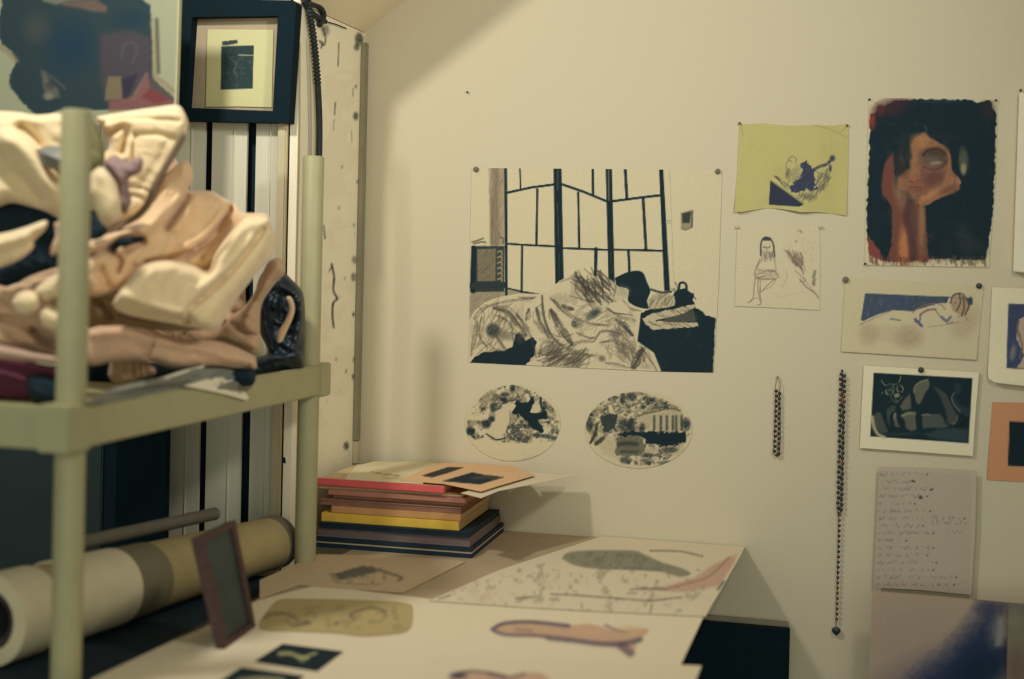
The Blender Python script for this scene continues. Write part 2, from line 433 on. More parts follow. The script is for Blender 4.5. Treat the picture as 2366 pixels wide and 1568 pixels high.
fc = np.stack([a_, a_ + 1, a_ + nx_ + 1, a_ + nx_], 1).tolist()
n_ = len(W)
Vb = np.array([(XC - .02, YB, 0), (XC - .02, 0, 0), (XC - .02, 0, ZK - .002), (XC - .02, YB, ZK - .002)])
c0, c1, c2, c3 = 0, nx_ - 1, len(W) - 1, len(W) - nx_
fc += [[n_ + 3, n_ + 2, n_ + 1, n_]]
fc += [list(range(0, nx_))[::-1] + [n_, n_ + 1], [c3 + k for k in range(nx_)] + [n_ + 2, n_ + 3], [k * nx_ for k in range(len(gy))] + [n_ + 3, n_], [k * nx_ + nx_ - 1 for k in range(len(gy))][::-1] + [n_ + 1, n_ + 2]]
cc = pc.sample(px_, py_)
o = struct(mesh_obj('trim_1', np.vstack([W, Vb]), fc, M_art, None, np.vstack([cc, cc[:4]])))
# corner strip between post and back wall
struct(box('trim_2', XC + .001, XC + .012, -0.026, -0.001, 0.96, ZK - .03, M_trimdark))
struct(box('trim_3', XC + .001, XC + .013, -0.024, -0.001, 0.90, 0.958, M_trimlight))
struct(box('trim_4', XC + .001, XC + .011, -0.022, -0.001, 0.76, 0.898, M_trimdark))
# front face: vertical boards with open dark gaps
struct(box('wall_backing', -2.55, XC - .022, YB + .03, YB + .05, 0, 2.998, M_gap))
edges = [-2.54, -2.44, -2.30, -2.155, -2.04, -1.90, -1.79, -1.675, -1.5665, -1.456, XC - .046]
gp = [.003, .003, .003, .003, .003, .003, .003, .018, .023, .006]
bd_ = bmesh.new()
for k in range(len(edges) - 1):
    x0 = edges[k] + (gp[k - 1] / 2 if k else 0); x1 = edges[k + 1] - gp[k] / 2
    g_ = bmesh.ops.create_cube(bd_, size=1)
    for v in g_['verts']:
        v.co = Vector(((x0 + x1) / 2 + v.co.x * (x1 - x0), YB + .006 + v.co.y * .008, 1.499 + v.co.z * 2.996))
    for xg in ((x0 * .55 + x1 * .45),) if k < 7 else (x0 * .35 + x1 * .65,):
        g_ = bmesh.ops.create_cube(bd_, size=1)
        for v in g_['verts']: v.co = Vector((xg + v.co.x * .0022, YB + .002 + v.co.y * .006, 1.499 + v.co.z * 2.99))
me = bpy.data.meshes.new('wall_boards'); bmesh.ops.recalc_face_normals(bd_, faces=bd_.faces); bd_.to_mesh(me); bd_.free(); me.materials.append(M_board)
ob = bpy.data.objects.new('wall_boards', me); link(ob); struct(ob)
struct(box('trim_5', XC - .045, XC - .022, YB - .016, YB - .001, 0, ZK + .3, M_trimlight, bevel=.003))
# flaking patches on the boards
for k, (x, y, w_, h_) in enumerate([(640, 1085, 10, 26), (636, 1010, 7, 14), (645, 1060, 16, 10)]):
    P = [(x - w_, y - h_ * .6), (x - w_ * .2, y - h_), (x + w_ * .9, y - h_ * .3), (x + w_, y + h_), (x - w_ * .3, y + h_ * .8), (x - w_, y + h_ * .4)]
    struct(sheet('trim_%d' % (6 + k), np.array(P, float), lambda a, b: PY(a, b, YB + .0005), (0, -1, 0), .0008, None, 4, m=M_gap))

# ------------------------------------------------------------------ cable down the post
pts = [PX(708, -30, XC + .012), PX(716, 30, XC + .012), PX(727, 110, XC + .012), PX(735, 210, XC + .012), PX(738, 300, XC + .012), PX(736, 420, XC + .012)]
cp = spline(pts, 60); L_ = np.concatenate([[0], np.cumsum(np.linalg.norm(np.diff(cp, axis=0), axis=1))])
rad = np.where(L_ < L_[-1] * .5, .0078 + .0016 * np.sin(L_ / .009 * 2 * math.pi), .0075)
cable = tube('flex_cable', cp, rad, M_conduit, seg=12)
tag(cable, 'dark ribbed flexible cable hanging down the flaking post above the far shelf pole', 'cable')
for q, r_ in [([(700, 0), (715, 22), (735, 40), (752, 50)], .006), ([(712, 8), (735, 14), (748, 34), (738, 58)], .007)]:
    t_ = tube('clamp', spline([PX(a, b, XC + .008) for a, b in q], 8), r_, M_conduit, cable, seg=8)
cord = tube('hanging_cord', spline([PY(711, 90, YB - .02), PY(716, 300, YB - .02), PY(712, 500, YB - .02), PY(706, 760, YB - .02)], 12), .0045, M_trimdark, seg=8)
tag(cord, 'thin grey cord running straight down the corner of the boards behind the far pole', 'cord')
hk = tube('wire', spline([PX(752, 50, XC + .006), PX(775, 56, XC + .006), PX(800, 66, XC + .006)], 6), .0014, M_conduit, seg=6)
tag(hk, 'thin dark wire crossing the top of the flaking post', 'wire')

# ------------------------------------------------------------------ shelf unit
XR, XL = -1.225, -1.70; YN, YF = -1.54, -0.476
shelf = empty('plastic_shelf', (XR - .24, -1.0, 0), 'olive grey plastic shelving unit with round poles, piled with clothes', 'shelf')
def pole(x, y, zt):
    o = tube('pole', [(x, y, 0.0), (x, y, .70), (x, y, 1.12), (x, y, zt - .004), (x, y, zt)], [.024, .024, .024, .024, .021], M_plastic, shelf, seg=36)
    return o
for x, y in ((-1.253, -1.49), (-1.252, -.528), (-1.672, -1.49), (-1.672, -.528)): pole(x, y, 1.662)
def tray(z0, z1):
    bm = bmesh.new()
    def bb(a, b, c, d, e, f):
        g = bmesh.ops.create_cube(bm, size=1)
        for v in g['verts']: v.co = Vector(((a + b) / 2 + v.co.x * (b - a), (c + d) / 2 + v.co.y * (d - c), (e + f) / 2 + v.co.z * (f - e)))
        bmesh.ops.bevel(bm, geom=list({e for v in g['verts'] for e in v.link_edges}), offset=.003, segments=2, affect='EDGES')
    t = .012
    bb(XR - t, XR, YN + .05, YF - .05, z0 + .004, z1 - .003); bb(XL, XL + t, YN + .05, YF - .05, z0 + .004, z1 - .003)
    bb(XL + .05, XR - .05, YN, YN + t, z0 + .004, z1 - .003); bb(XL + .05, XR - .05, YF - t, YF, z0 + .004, z1 - .003)
    bb(XL + t, XR - t, YN + t, YF - t, z1 - .03, z1 - .018)
    for x0, x1 in ((XR - .055, XR + .004), (XL - .004, XL + .055)):
        for y0, y1 in ((YN - .004, YN + .06), (YF - .055, YF + .004)): bb(x0, x1, y0, y1, z0, z1)
    for k in range(5):
        y = YN + .12 + k * .2; bb(XL + t, XR - t, y, y + .01, z0 + .01, z1 - .03)
    me = bpy.data.meshes.new('tray'); bm.to_mesh(me); bm.free(); me.materials.append(M_plastic)
    o = bpy.data.objects.new('tray', me); link(o, shelf); me.transform(Matrix.Translation(-Vector(shelf.location)))
tray(1.122, 1.197); tray(.645, .715); tray(.12, .19)

# ------------------------------------------------------------------ table
XT0, XT1 = -1.205, -0.375
table = empty('work_table', ((XT0 + XT1) / 2, -.7, 0), 'pale wooden work table against the back wall, covered with prints', 'table')
box('tabletop', XT0, XT1, -1.62, -.002, .72, .75, M_table, table, .002)
for x in (XT0 + .04, XT1 - .26):
    for y in (-1.58, -.11): box('leg', x, x + .04, y, y + .04, 0, .72, M_leg, table, .002)
box('apron', XT0 + .05, XT1 - .24, -1.56, -1.54, .64, .72, M_leg, table); box('apron', XT0 + .05, XT1 - .24, -.09, -.07, .64, .72, M_leg, table)

# ------------------------------------------------------------------ pile of printed matter
A = PZ(1090, 1290, .75)[:2]; B = np.array([-0.925, -0.03]); Lf = PZ(745, 1264, .75)[:2]
v_ = (B - A); dep = np.linalg.norm(v_); v_ /= dep; u_ = (Lf - A); u_ /= np.linalg.norm(u_)
def quad(A0, lu, lv, du=0., dv=0., rot=0.):
    c, s_ = math.cos(rot), math.sin(rot); R = lambda w: np.array([c * w[0] - s_ * w[1], s_ * w[0] + c * w[1]])
    a = A0 + u_ * du + v_ * dv; return [a, a + R(v_) * lv, a + R(v_) * lv + R(u_) * lu, a + R(u_) * lu]
def slab(name, q, z0, z1, m, parent=None, bev=.0008):
    return boxm(name, [(p[0], p[1], z0) for p in q] + [(p[0], p[1], z1) for p in q], m, parent, bev)
Mp = {k: mat('paper_' + k, c, .75, .06, 40) for k, c in dict(coral=(214, 92, 88), yellow=(222, 182, 70), orange=(196, 146, 92), brown=(150, 108, 84), brownb=(134, 96, 78), rose=(172, 116, 94), navy=(24, 44, 56), ink=(30, 40, 48), mauve=(122, 104, 98), creamp=(208, 192, 150), kraft=(168, 128, 92)).items()}
stackg = 'books and pads piled on the back of the table'
Z = .7505
def book(name, label, cat, lu, lv, th, cover, pages, du=0, dv=0, rot=0, ct=.003, spine=False):
    global Z
    q = quad(A, lu, lv, du, dv, rot); qi = quad(A, lu - .006, lv - .004, du + .001, dv + .002, rot)
    e = empty(name, (q[0][0], q[0][1], Z), label, cat, stackg)
    slab('cover', q, Z, Z + ct, cover, e); slab('page_block', qi, Z + ct, Z + th - ct, pages, e, 0); slab('cover', q, Z + th - ct, Z + th, cover, e)
    if spine: slab('spine', [q[0] - v_ * .002, q[0] + v_ * .0016, q[3] + v_ * .0016, q[3] - v_ * .002], Z, Z + th, cover, e, .0015)
    Z += th + .0004; return e
book('book', 'thick black hardcover at the very bottom of the stack by the far pole', 'book', .40, .335, .024, Mp['navy'], M_pages, ct=.010)
# cream pages show as a thin pale line in that lowest book
book('book', 'mauve grey book with worn pages, second from the bottom of the stack', 'book', .38, .325, .021, Mp['mauve'], M_pagesgrey, du=.006, dv=.004)
book('book', 'dark navy covered book just under the yellow one', 'book', .37, .32, .013, Mp['navy'], Mp['ink'], du=.008, dv=.0, ct=.004)
book('book', 'bright yellow spined book in the middle of the stack', 'book', .34, .30, .021, Mp['yellow'], M_pages, du=.035, dv=.012, ct=.003, spine=True)
book('book', 'orange tan softcover lying on the yellow book', 'book', .32, .30, .016, Mp['orange'], M_pages, du=.032, dv=.016, ct=.003, spine=True)
book('book', 'brown sketchbook above the orange softcover', 'book', .35, .29, .014, Mp['brown'], Mp['brownb'], du=.034, dv=.022)
book('book', 'dull brown booklet in the middle of the brown layers', 'book', .33, .28, .010, Mp['brownb'], Mp['kraft'], du=.028, dv=.03)
book('book', 'rose brown pad right under the coral folder', 'book', .34, .28, .013, Mp['rose'], Mp['kraft'], du=.022, dv=.02, spine=True)
book('magazine', 'tan magazine lying under the coral folder', 'magazine', .36, .28, .008, Mp['kraft'], M_pages, du=.03, dv=.02, ct=.002)
q = quad(A, .32, .27, .072, .01, -.03); zc = Z
fo = empty('folder', (q[0][0], q[0][1], zc), 'coral red folder near the top of the stack', 'folder', stackg)
slab('cover', q, zc, zc + .0035, Mp['coral'], fo); slab('spine', quad(A, .32, .012, .072, .006, -.03), zc - .0, zc + .016, Mp['coral'], fo, .002)
slab('sheets', quad(A, .31, .25, .075, .019, -.03), zc + .0035, zc + .0155, M_pages, fo, 0)
Z += .0165
zt = Z
# top sheets, outlined where they lie at the pile's height
ps = Paint(730, 1040, 1400, 1180, (214, 200, 160), 1.5, (730, 1040), 3.879)
m_ = lambda a, b: (lambda w: np.stack([w[:, 0], np.minimum(w[:, 1], -.006), w[:, 2]], 1))(PZ(a, b, zt))
K = lambda L: np.array(L, float) / 3.879 + np.array([730, 1040])
ps.line([(500, 205), (620, 225), (740, 238)], 9, (150, 100, 60), .8); ps.line([(600, 255), (760, 268)], 12, (178, 150, 110), .6)
o = sheet('notepad', K([(260, 262), (360, 150), (520, 110), (1040, 110), (1180, 150), (960, 300), (700, 290)]), m_, (0, 0, 1), .003, ps, 3)
tag(o, 'cream notepad sheet with a thin brown line, on top of the stack at its left', 'notepad', stackg)
pe = Paint(880, 1040, 1400, 1180, (218, 178, 132), 1.5, (730, 1040), 3.879)
pe.poly([(945, 245), (1040, 262), (1180, 222), (1325, 172), (1190, 165)], (52, 52, 50))
pe.poly([(1130, 295), (1470, 325), (1690, 258), (1500, 235), (1400, 215)], (20, 38, 46)); pe.poly([(1480, 236), (1690, 258), (1600, 285), (1500, 262)], (66, 62, 58)); pe.blob(1450, 265, 60, 18, (70, 78, 74), .7)
o = sheet('peach_card', K([(760, 285), (960, 190), (1120, 125), (1750, 150), (1960, 240), (1620, 340), (1480, 385), (1140, 315)]), m_, (0, 0, 1), .0015, pe, 2.5, off=.0035)
tag(o, 'peach card with two black printed blocks, top of the stack at its right', 'card', stackg)
pw = Paint(1080, 1060, 1440, 1180, (214, 200, 168), 2)
o = sheet('loose_sheet', K([(1300, 385), (1600, 300), (1900, 200), (2350, 225), (1640, 365), (1480, 430)]), lambda a, b: (lambda w: np.stack([w[:, 0], np.minimum(w[:, 1], -.006), w[:, 2]], 1))(PZ(a, b, zt - .002)), (0, 0, 1), .0012, pw, 3)
tag(o, 'thin pale sheet sticking out from under the peach card to the right', 'paper', stackg)

# ------------------------------------------------------------------ rolls on the lower shelf
zl = .716
r = empty('paper_roll', (-1.42, -1.0, zl), 'long kraft tube with a white roll around its near end, on the lower shelf', 'paper roll')
a0 = np.array([-1.485, -1.42, zl + .085]); a1 = np.array([-1.335, -.50, zl + .068]); dv = a1 - a0
def along(t): return a0 + dv * t
def hollow(name, t0, t1, ro0, ro1, ri, m, seg=48):
    d = dv / np.linalg.norm(dv); s_ = np.cross(d, [0, 0, 1]); s_ /= np.linalg.norm(s_); w_ = np.cross(s_, d)
    V = []; rings = [(t0, ro0), (t1, ro1), (t1, ri), (t0, ri)]
    for t, q in rings:
        for k in range(seg):
            g = 2 * math.pi * k / seg; V.append(along(t) + q * (math.cos(g) * s_ + math.sin(g) * w_))
    Fc = []
    for i in range(4):
        for k in range(seg):
            k2 = (k + 1) % seg; j = (i + 1) % 4
            Fc.append((i * seg + k, i * seg + k2, j * seg + k2, j * seg + k))
    o = mesh_obj(name, V, Fc, m, r, smooth=True)
    bm = bmesh.new(); bm.from_mesh(o.data); bmesh.ops.recalc_face_normals(bm, faces=bm.faces)
    for e in bm.edges:
        if e.calc_face_angle(0) > .8: e.smooth = False
    bm.to_mesh(o.data); bm.free(); return o
hollow('tube_body', .155, .985, .074, .058, .045, M_tube)
hollow('end_sleeve', .055, .155, .079, .078, .052, M_tubewhite)
hollow('white_sleeve', .21, .395, .0775, .074, .05, M_tubewhite)
hollow('shaded_kraft_band', .395, .50, .0725, .070, .05, mat('shaded_kraft_band', (120, 112, 84), .8, .06, 20))  # darker band puts shade on the kraft tube into its colour
hollow('end_cap', .965, 1.0, .0605, .0595, .01, M_tubegrey)
hollow('core', .065, .985, .048, .044, .035, M_tubein)
g2 = tube('paper_roll', [np.array([-1.515, -1.05, zl + .152]), np.array([-1.44, -.60, zl + .142])], .014, M_tubegrey, seg=20)
tag(g2, 'thin grey roll lying along the top of the kraft tube', 'paper roll')
g3 = cloth('crumpled_rag', [(205, 1205), (240, 1195), (262, 1225), (320, 1225), (350, 1260), (300, 1300), (210, 1310)], -.74, .03, M_tan, wr=.01, R=25, step=5, ws=20)
tag(g3, 'small crumpled brown rag lying behind the kraft tube on the lower shelf', 'rag')
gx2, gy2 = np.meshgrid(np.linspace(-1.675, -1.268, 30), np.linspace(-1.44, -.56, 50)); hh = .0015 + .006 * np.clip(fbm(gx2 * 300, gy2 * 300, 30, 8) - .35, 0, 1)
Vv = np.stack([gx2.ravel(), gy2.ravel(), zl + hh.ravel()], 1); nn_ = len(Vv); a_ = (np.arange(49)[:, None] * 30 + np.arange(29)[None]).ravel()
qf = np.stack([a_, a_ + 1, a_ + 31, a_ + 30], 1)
o = mesh_obj('shadow_sheet', np.vstack([Vv, Vv * [1, 1, 0] + [0, 0, zl + .0003]]), qf.tolist() + (qf[:, ::-1] + nn_).tolist(), M_darkcloth_shade, smooth=True)  # dark sheet laid in as the shadow under the tube
tag(o, 'dark sheet standing in for the shadow on the lower shelf under the kraft tube', 'cloth')
o = box('dark_edge_strip', -1.264, -1.227, -1.455, -.56, zl - .0005, zl + .008, M_leg, bevel=.001); o.data.materials[0] = mat('dark_edge_brown', (84, 68, 54), .7, .15, 20)  # added strip gives the tray edge a darker brown
tag(o, 'narrow dark brown strip added for the darker edge of the lower shelf', 'strip')
# dark panels leaning behind the shelf
o = box('dark_canvas', -1.80, -1.66, YB - .045, YB - .005, 0, 1.118, M_black, bevel=.003)
tag(o, 'black canvas standing on the floor behind the shelf, seen under its tray against the boards', 'canvas')
o = box('shade_panel', -2.30, -1.802, YB - .05, YB - .005, 0, 1.118, mat('green_black_panel', (44, 58, 56), .8, .1, 8), bevel=.003)  # added panel, its dark colour stands for shade on the boards
tag(o, 'dull green black panel standing in for the shaded boards behind the shelf at the far left, under its tray', 'board')

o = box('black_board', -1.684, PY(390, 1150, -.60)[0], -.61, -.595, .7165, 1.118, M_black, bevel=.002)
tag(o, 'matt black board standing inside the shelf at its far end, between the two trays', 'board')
# ------------------------------------------------------------------ small frame leaning on the roll
fr = empty('small_picture', PZ(550, 1470, .7515), 'narrow reddish wooden frame with dark glass leaning over the table edge', 'picture frame')
b0 = PZ(519, 1500, .7515); b1 = PZ(592, 1447, .7515)
t0_ = PY(459, 1240, b0[1]); t1_ = PY(545, 1200, b1[1])
nn = np.cross(b1 - b0, t0_ - b0); nn /= np.linalg.norm(nn)
if nn @ (CAM - b0) < 0: nn = -nn
def fq(s0, s1, w0, w1, d0, d1, name, m):   # s along bottom edge, w up the frame
    f = lambda s, w: (b0 * (1 - s) + b1 * s) * (1 - w) + (t0_ * (1 - s) + t1_ * s) * w
    c = [f(s0, w0), f(s1, w0), f(s1, w1), f(s0, w1)]
    return boxm(name, [p + nn * d0 for p in c] + [p + nn * d1 for p in c], m, fr, .001)
fq(0, 1, 0, .06, -.016, 0, 'rail', M_wood); fq(0, 1, .94, 1, -.016, 0, 'rail', M_wood)
fq(0, .14, .06, .94, -.016, 0, 'stile', M_wood); fq(.88, 1, .06, .94, -.016, 0, 'stile', M_wood)
fq(.14, .88, .06, .94, -.012, -.005, 'glass_panel', M_glass)

# ------------------------------------------------------------------ things standing by the wall right of the table
p0 = PY(1545, 1500, -.05)[0]; p1 = PY(1824, 1445, -.05)[0]; zt_ = PY(1824, 1446, -.05)[2]
o = box('portfolio_case', p0, p1, -.05, -.02, .01, zt_, M_black, bevel=.002); o.data.transform(Matrix.Translation((0, 0, -.01)))
tag(o, 'flat black portfolio case standing on the floor beside the table', 'portfolio')
zz_ = PY(1800, 1434, -.012)[2]
o = box('thin_board', p0 + .03, p1 - .004, -.016, -.009, 0, zz_, M_trimdark); tag(o, 'thin grey board standing between the black portfolio and the wall', 'board')
# ------------------------------------------------------------------ pictures pinned to the back wall
PAPER = (208, 195, 158)
INK = (22, 41, 47)
NW = (0, -1, 0)
def wallmap(Y): return lambda a, b: PY(a, b, Y)
def ZP(L, o, k): return np.array(L, float) / k + np.array(o, float)
def pinned(name, P, paint, label, cat, step=2.5, th=.0006, Y=-.0012, lift=None, group=None, smp=False, m=None):
    o = sheet(name, P, wallmap(Y), NW, th, paint, step, lift=lift, smp=smp, m=m)
    return tag(o, label, cat, group)
def pin(x, y, label, r=.0068, m=None, Y=-.002, grp='pins holding the pictures'):
    c = PY(x, y, Y); bm = bmesh.new()
    prof = [(0, 0), (.0075, 0), (.0075, r * .55), (.005 + .001, r * .9), (r * .9, .0), ]
    pr = [(0.0015, 0), (0.0015, .003), (r, .0035), (r, .005), (r * .8, .0066), (r * .35, .0074), (0.0001, .0076)]
    rings = []
    for rr, h in pr:
        rings.append([bm.verts.new((c[0] + rr * math.cos(a), c[1] - h, c[2] + rr * math.sin(a))) for a in np.linspace(0, 2 * math.pi, 20, endpoint=False)])
    for a, b in zip(rings[:-1], rings[1:]):
        for k in range(20): bm.faces.new((a[k], a[(k + 1) % 20], b[(k + 1) % 20], b[k]))
    bm.faces.new(rings[-1]); bm.faces.new(rings[0][::-1]); bmesh.ops.recalc_face_normals(bm, faces=bm.faces)
    me = bpy.data.meshes.new('pin'); bm.to_mesh(me); bm.free(); me.materials.append(m or M_steel)
    o = bpy.data.objects.new('pin', me); link(o); return tag(o, label, 'pin', grp)

# ---- large charcoal drawing
O, k = (1040, 360), 3.015
p = Paint(1070, 375, 1680, 875, PAPER, 1.0, O, k)
p.poly([(275, 80), (385, 80), (385, 625), (278, 615)], (168, 152, 122), f=6)
p.line([(320, 80), (315, 620)], 45, (120, 108, 86), .6, f=10, sm=False); p.line([(290, 300), (292, 610)], 20, (120, 106, 84), .5, f=6)
p.hatch([(275, 85), (380, 85), (380, 610), (275, 600)], 92, 60, 90, 4, (96, 86, 70), .4, 4)
p.poly([(140, 950), (390, 930), (560, 955), (640, 960), (130, 1140)], (158, 146, 118), f=4); p.hatch([(140, 950), (380, 940), (300, 1010), (135, 1100)], -30, 60, 60, 4, (110, 100, 84), .4)
p.poly([(148, 628), (380, 628), (378, 945), (138, 948)], (50, 60, 58)); p.poly([(190, 650), (320, 645), (315, 870), (192, 872)], (128, 118, 94)); p.hatch([(190, 650), (320, 645), (315, 870), (192, 872)], -50, 50, 90, 5, (92, 86, 72), .4, 6)
p.poly([(320, 650), (378, 650), (376, 870), (320, 868)], (70, 72, 64))
for y in range(670, 870, 38): p.line([(332, y), (356, y - 8), (362, y + 20)], 9, (176, 164, 130), .85)
p.line([(165, 640), (160, 940)], 34, INK, 1, sm=False); p.line([(150, 905), (380, 900)], 44, (44, 56, 56), 1, sm=False)
for q in ([(155, 600), (190, 590), (230, 575)], [(165, 612), (215, 600), (245, 600)], [(350, 570), (372, 575), (370, 610)]): p.line(q, 12, (96, 92, 76), .8)
for q, w in [([(388, 80), (390, 520), (392, 965)], 19), ([(487, 80), (491, 235)], 11), ([(608, 232), (602, 618)], 15), ([(502, 622), (499, 948)], 14), ([(893, 255), (900, 640)], 15), ([(993, 80), (997, 272)], 17), ([(1017, 645), (1012, 835)], 22),
             ([(1220, 85), (1232, 300)], 20), ([(1345, 298), (1365, 655)], 20), ([(1243, 658), (1250, 810)], 18),
             ([(400, 256), (565, 220), (735, 198)], 16), ([(775, 196), (930, 250), (1095, 318)], 17), ([(1128, 316), (1300, 294), (1482, 272)], 17), ([(400, 612), (560, 622), (740, 630)], 14), ([(785, 642), (940, 648), (1105, 655)], 14), ([(1140, 653), (1320, 656), (1495, 662)], 15), ([(400, 922), (500, 945), (620, 965)], 12)]:
    p.line(q, w, INK, 1, f=1.0, sm=False, grain=.12)
p.poly([(721, 80), (776, 80), (792, 890), (733, 890)], INK); p.line([(750, 90), (750, 240)], 5, (120, 112, 86), .9, sm=False); p.line([(748, 330), (757, 620)], 4, (110, 106, 84), .8, sm=False); p.line([(760, 680), (762, 850)], 4, (90, 90, 76), .7, sm=False)
p.poly([(1084, 85), (1127, 85), (1146, 880), (1104, 880)], INK); p.line([(1105, 90), (1106, 310)], 8, (120, 116, 92), .9, sm=False); p.line([(1120, 660), (1126, 820)], 4, (90, 94, 80), .7, sm=False)
p.poly([(1456, 85), (1484, 85), (1532, 940), (1492, 940)], INK)
p.line([(1530, 100), (1545, 500), (1562, 900)], 4, (150, 138, 112), .5); p.line([(1500, 450), (1535, 452)], 6, (130, 120, 96), .7); p.line([(1500, 465), (1535, 468)], 5, (130, 120, 96), .7)
p.poly([(1606, 396), (1694, 374), (1692, 498), (1640, 522), (1610, 512)], (150, 140, 112)); p.poly([(1616, 402), (1680, 386), (1668, 468), (1618, 468)], (58, 66, 62)); p.line([(1688, 385), (1684, 490)], 10, (84, 84, 74), .9); p.line([(1612, 500), (1640, 515), (1690, 495)], 5, (96, 90, 74), .9)
# dark bed and bag on the right
p.poly([(1300, 1300), (1325, 1100), (1400, 1060), (1560, 1040), (1700, 1050), (1780, 1105), (1848, 1135), (1833, 1520), (1460, 1510), (1400, 1370)], INK, rough=2)
p.speck([(1325, 1200), (1840, 1150), (1833, 1500), (1470, 1500)], (40, 62, 66), 40, .62, .5, 8)
p.poly([(1558, 960), (1590, 925), (1650, 925), (1690, 960), (1700, 1040), (1570, 1070)], INK, rough=3); 
for q in ([(1595, 925), (1600, 890), (1625, 882), (1645, 900), (1648, 940)], ): p.line(q, 15, INK)
for q in ([(1560, 920), (1585, 950)], [(1570, 880), (1590, 930)], [(1545, 925), (1570, 950)], [(1700, 980), (1712, 1000)]): p.line(q, 6, INK, .8)
p.poly([(1148, 850), (1230, 812), (1300, 800), (1345, 815), (1372, 880), (1395, 940), (1372, 1010), (1385, 1062), (1300, 1050), (1240, 1010), (1242, 930), (1165, 905)], INK, sm=True)
p.poly([(1378, 1000), (1440, 955), (1500, 950), (1560, 985), (1560, 1040), (1480, 1060), (1390, 1062)], (184, 170, 136), sm=True); p.line([(1400, 930), (1470, 950), (1540, 945)], 16, (60, 66, 62), .9)
p.hatch([(1390, 980), (1540, 970), (1540, 1050), (1400, 1055)], -55, 22, 60, 6, (90, 84, 70), .6)
p.poly([(1340, 1130), (1420, 1090), (1560, 1065), (1695, 1030), (1702, 1060), (1600, 1110), (1420, 1150), (1720, 1160), (1728, 1188), (1560, 1200), (1420, 1212), (1350, 1160)], (192, 178, 142), rough=2)
p.poly([(1500, 1128), (1600, 1105), (1695, 1070), (1715, 1155), (1480, 1160)], (92, 90, 76), .8); p.hatch([(1350, 1100), (1700, 1050), (1720, 1180), (1400, 1200)], 25, 40, 70, 6, (74, 72, 62), .5)
# white bedding
p.poly([(130, 1150), (170, 1080), (240, 1020), (330, 985), (470, 958), (620, 960), (690, 940), (760, 870), (850, 825), (960, 835), (1080, 838), (1135, 870), (1155, 930), (1150, 980), (1230, 1010), (1330, 1075), (1320, 1180), (1305, 1290), (1420, 1370), (1475, 1510), (800, 1500), (130, 1440)], (204, 190, 154), f=2)
p.speck([(140, 1140), (330, 990), (640, 965), (860, 850), (1130, 880), (1150, 980), (1300, 1080), (1300, 1290), (1460, 1490), (140, 1430)], (150, 138, 112), 80, .55, .5, 21, .12)
SH = (72, 70, 60)
for q, w, a in [([(300, 1060), (400, 1085), (480, 1180), (530, 1255)], 62, .45), ([(640, 970), (650, 1100), (705, 1250), (800, 1335), (915, 1382), (1010, 1388)], 26, .95), ([(600, 1060), (630, 1160), (690, 1270)], 46, .45), ([(700, 1070), (770, 1190), (850, 1320)], 54, .6), ([(548, 1065), (528, 1145)], 34, .7),
                ([(1150, 1140), (1210, 1170), (1275, 1250)], 40, .85), ([(780, 1040), (860, 1068)], 40, .7), ([(860, 1150), (870, 1190)], 40, .5), ([(1005, 1290), (1050, 1225), (1120, 1220), (1190, 1245)], 20, .75), ([(1345, 1340), (1310, 1410), (1270, 1475)], 62, .85), ([(880, 1230), (960, 1265), (1010, 1270)], 22, .6),
                ([(480, 985), (560, 992), (600, 980)], 14, .8), ([(190, 1150), (170, 1300), (150, 1390)], 30, .35), ([(1080, 1050), (1130, 1090), (1270, 1110)], 12, .7), ([(840, 975), (960, 1010), (1080, 1015)], 12, .7), ([(1200, 1000), (1260, 1060), (1330, 1080)], 12, .6), ([(700, 990), (760, 1060)], 10, .6), ([(250, 1290), (320, 1350), (380, 1360)], 14, .7), ([(410, 1230), (470, 1240)], 20, .5)]:
    p.brush(q, w, SH, min(1, a * 1.05)); p.line(q, w * .35, SH, a * .35, f=8, grain=.4)
p.blob(300, 1215, 46, 48, INK, .9, 0, .6, .2); p.blob(370, 1245, 70, 30, SH, .5, 20, 1); p.line([(310, 1240), (345, 1290), (380, 1340)], 16, SH, .7, f=4)
p.blob(1000, 1100, 58, 26, INK, .8, -35, .8, .3); p.blob(885, 1165, 34, 34, SH, .6, 0, 1, .3); p.blob(1225, 1350, 52, 66, (92, 86, 70), .6, 10, 1, .5); p.blob(1060, 1412, 22, 20, SH, .6); p.blob(1150, 1240, 40, 26, SH, .6, 0, 1, .3); p.blob(1200, 945, 50, 40, (140, 130, 108), .6, 0, 1, .5)
p.hatch([(860, 830), (1090, 850), (1110, 990), (960, 1000), (880, 930)], 52, 70, 110, 9, (70, 66, 56), .75, 14)
p.hatch([(650, 1300), (780, 1330), (940, 1400), (900, 1480), (660, 1440)], -35, 110, 110, 8, (84, 78, 66), .55, 14)
p.hatch([(1180, 1180), (1300, 1300), (1400, 1400), (1300, 1470), (1100, 1380)], 60, 60, 90, 7, (96, 88, 72), .5, 16)
p.hatch([(160, 1120), (300, 1020), (480, 1060), (440, 1250), (200, 1380)], -60, 70, 100, 7, (110, 100, 82), .5, 16)
p.hatch([(860, 1040), (1120, 1060), (1280, 1230), (900, 1260)], -35, 60, 80, 6, (110, 100, 82), .4, 20)
p.poly([(140, 1445), (175, 1395), (235, 1370), (390, 1355), (435, 1325), (450, 1250), (480, 1240), (530, 1290), (575, 1262), (600, 1285), (592, 1370), (530, 1458)], INK, rough=2); p.blob(490, 1270, 30, 40, (60, 66, 60), .8, 0, .8, .3)
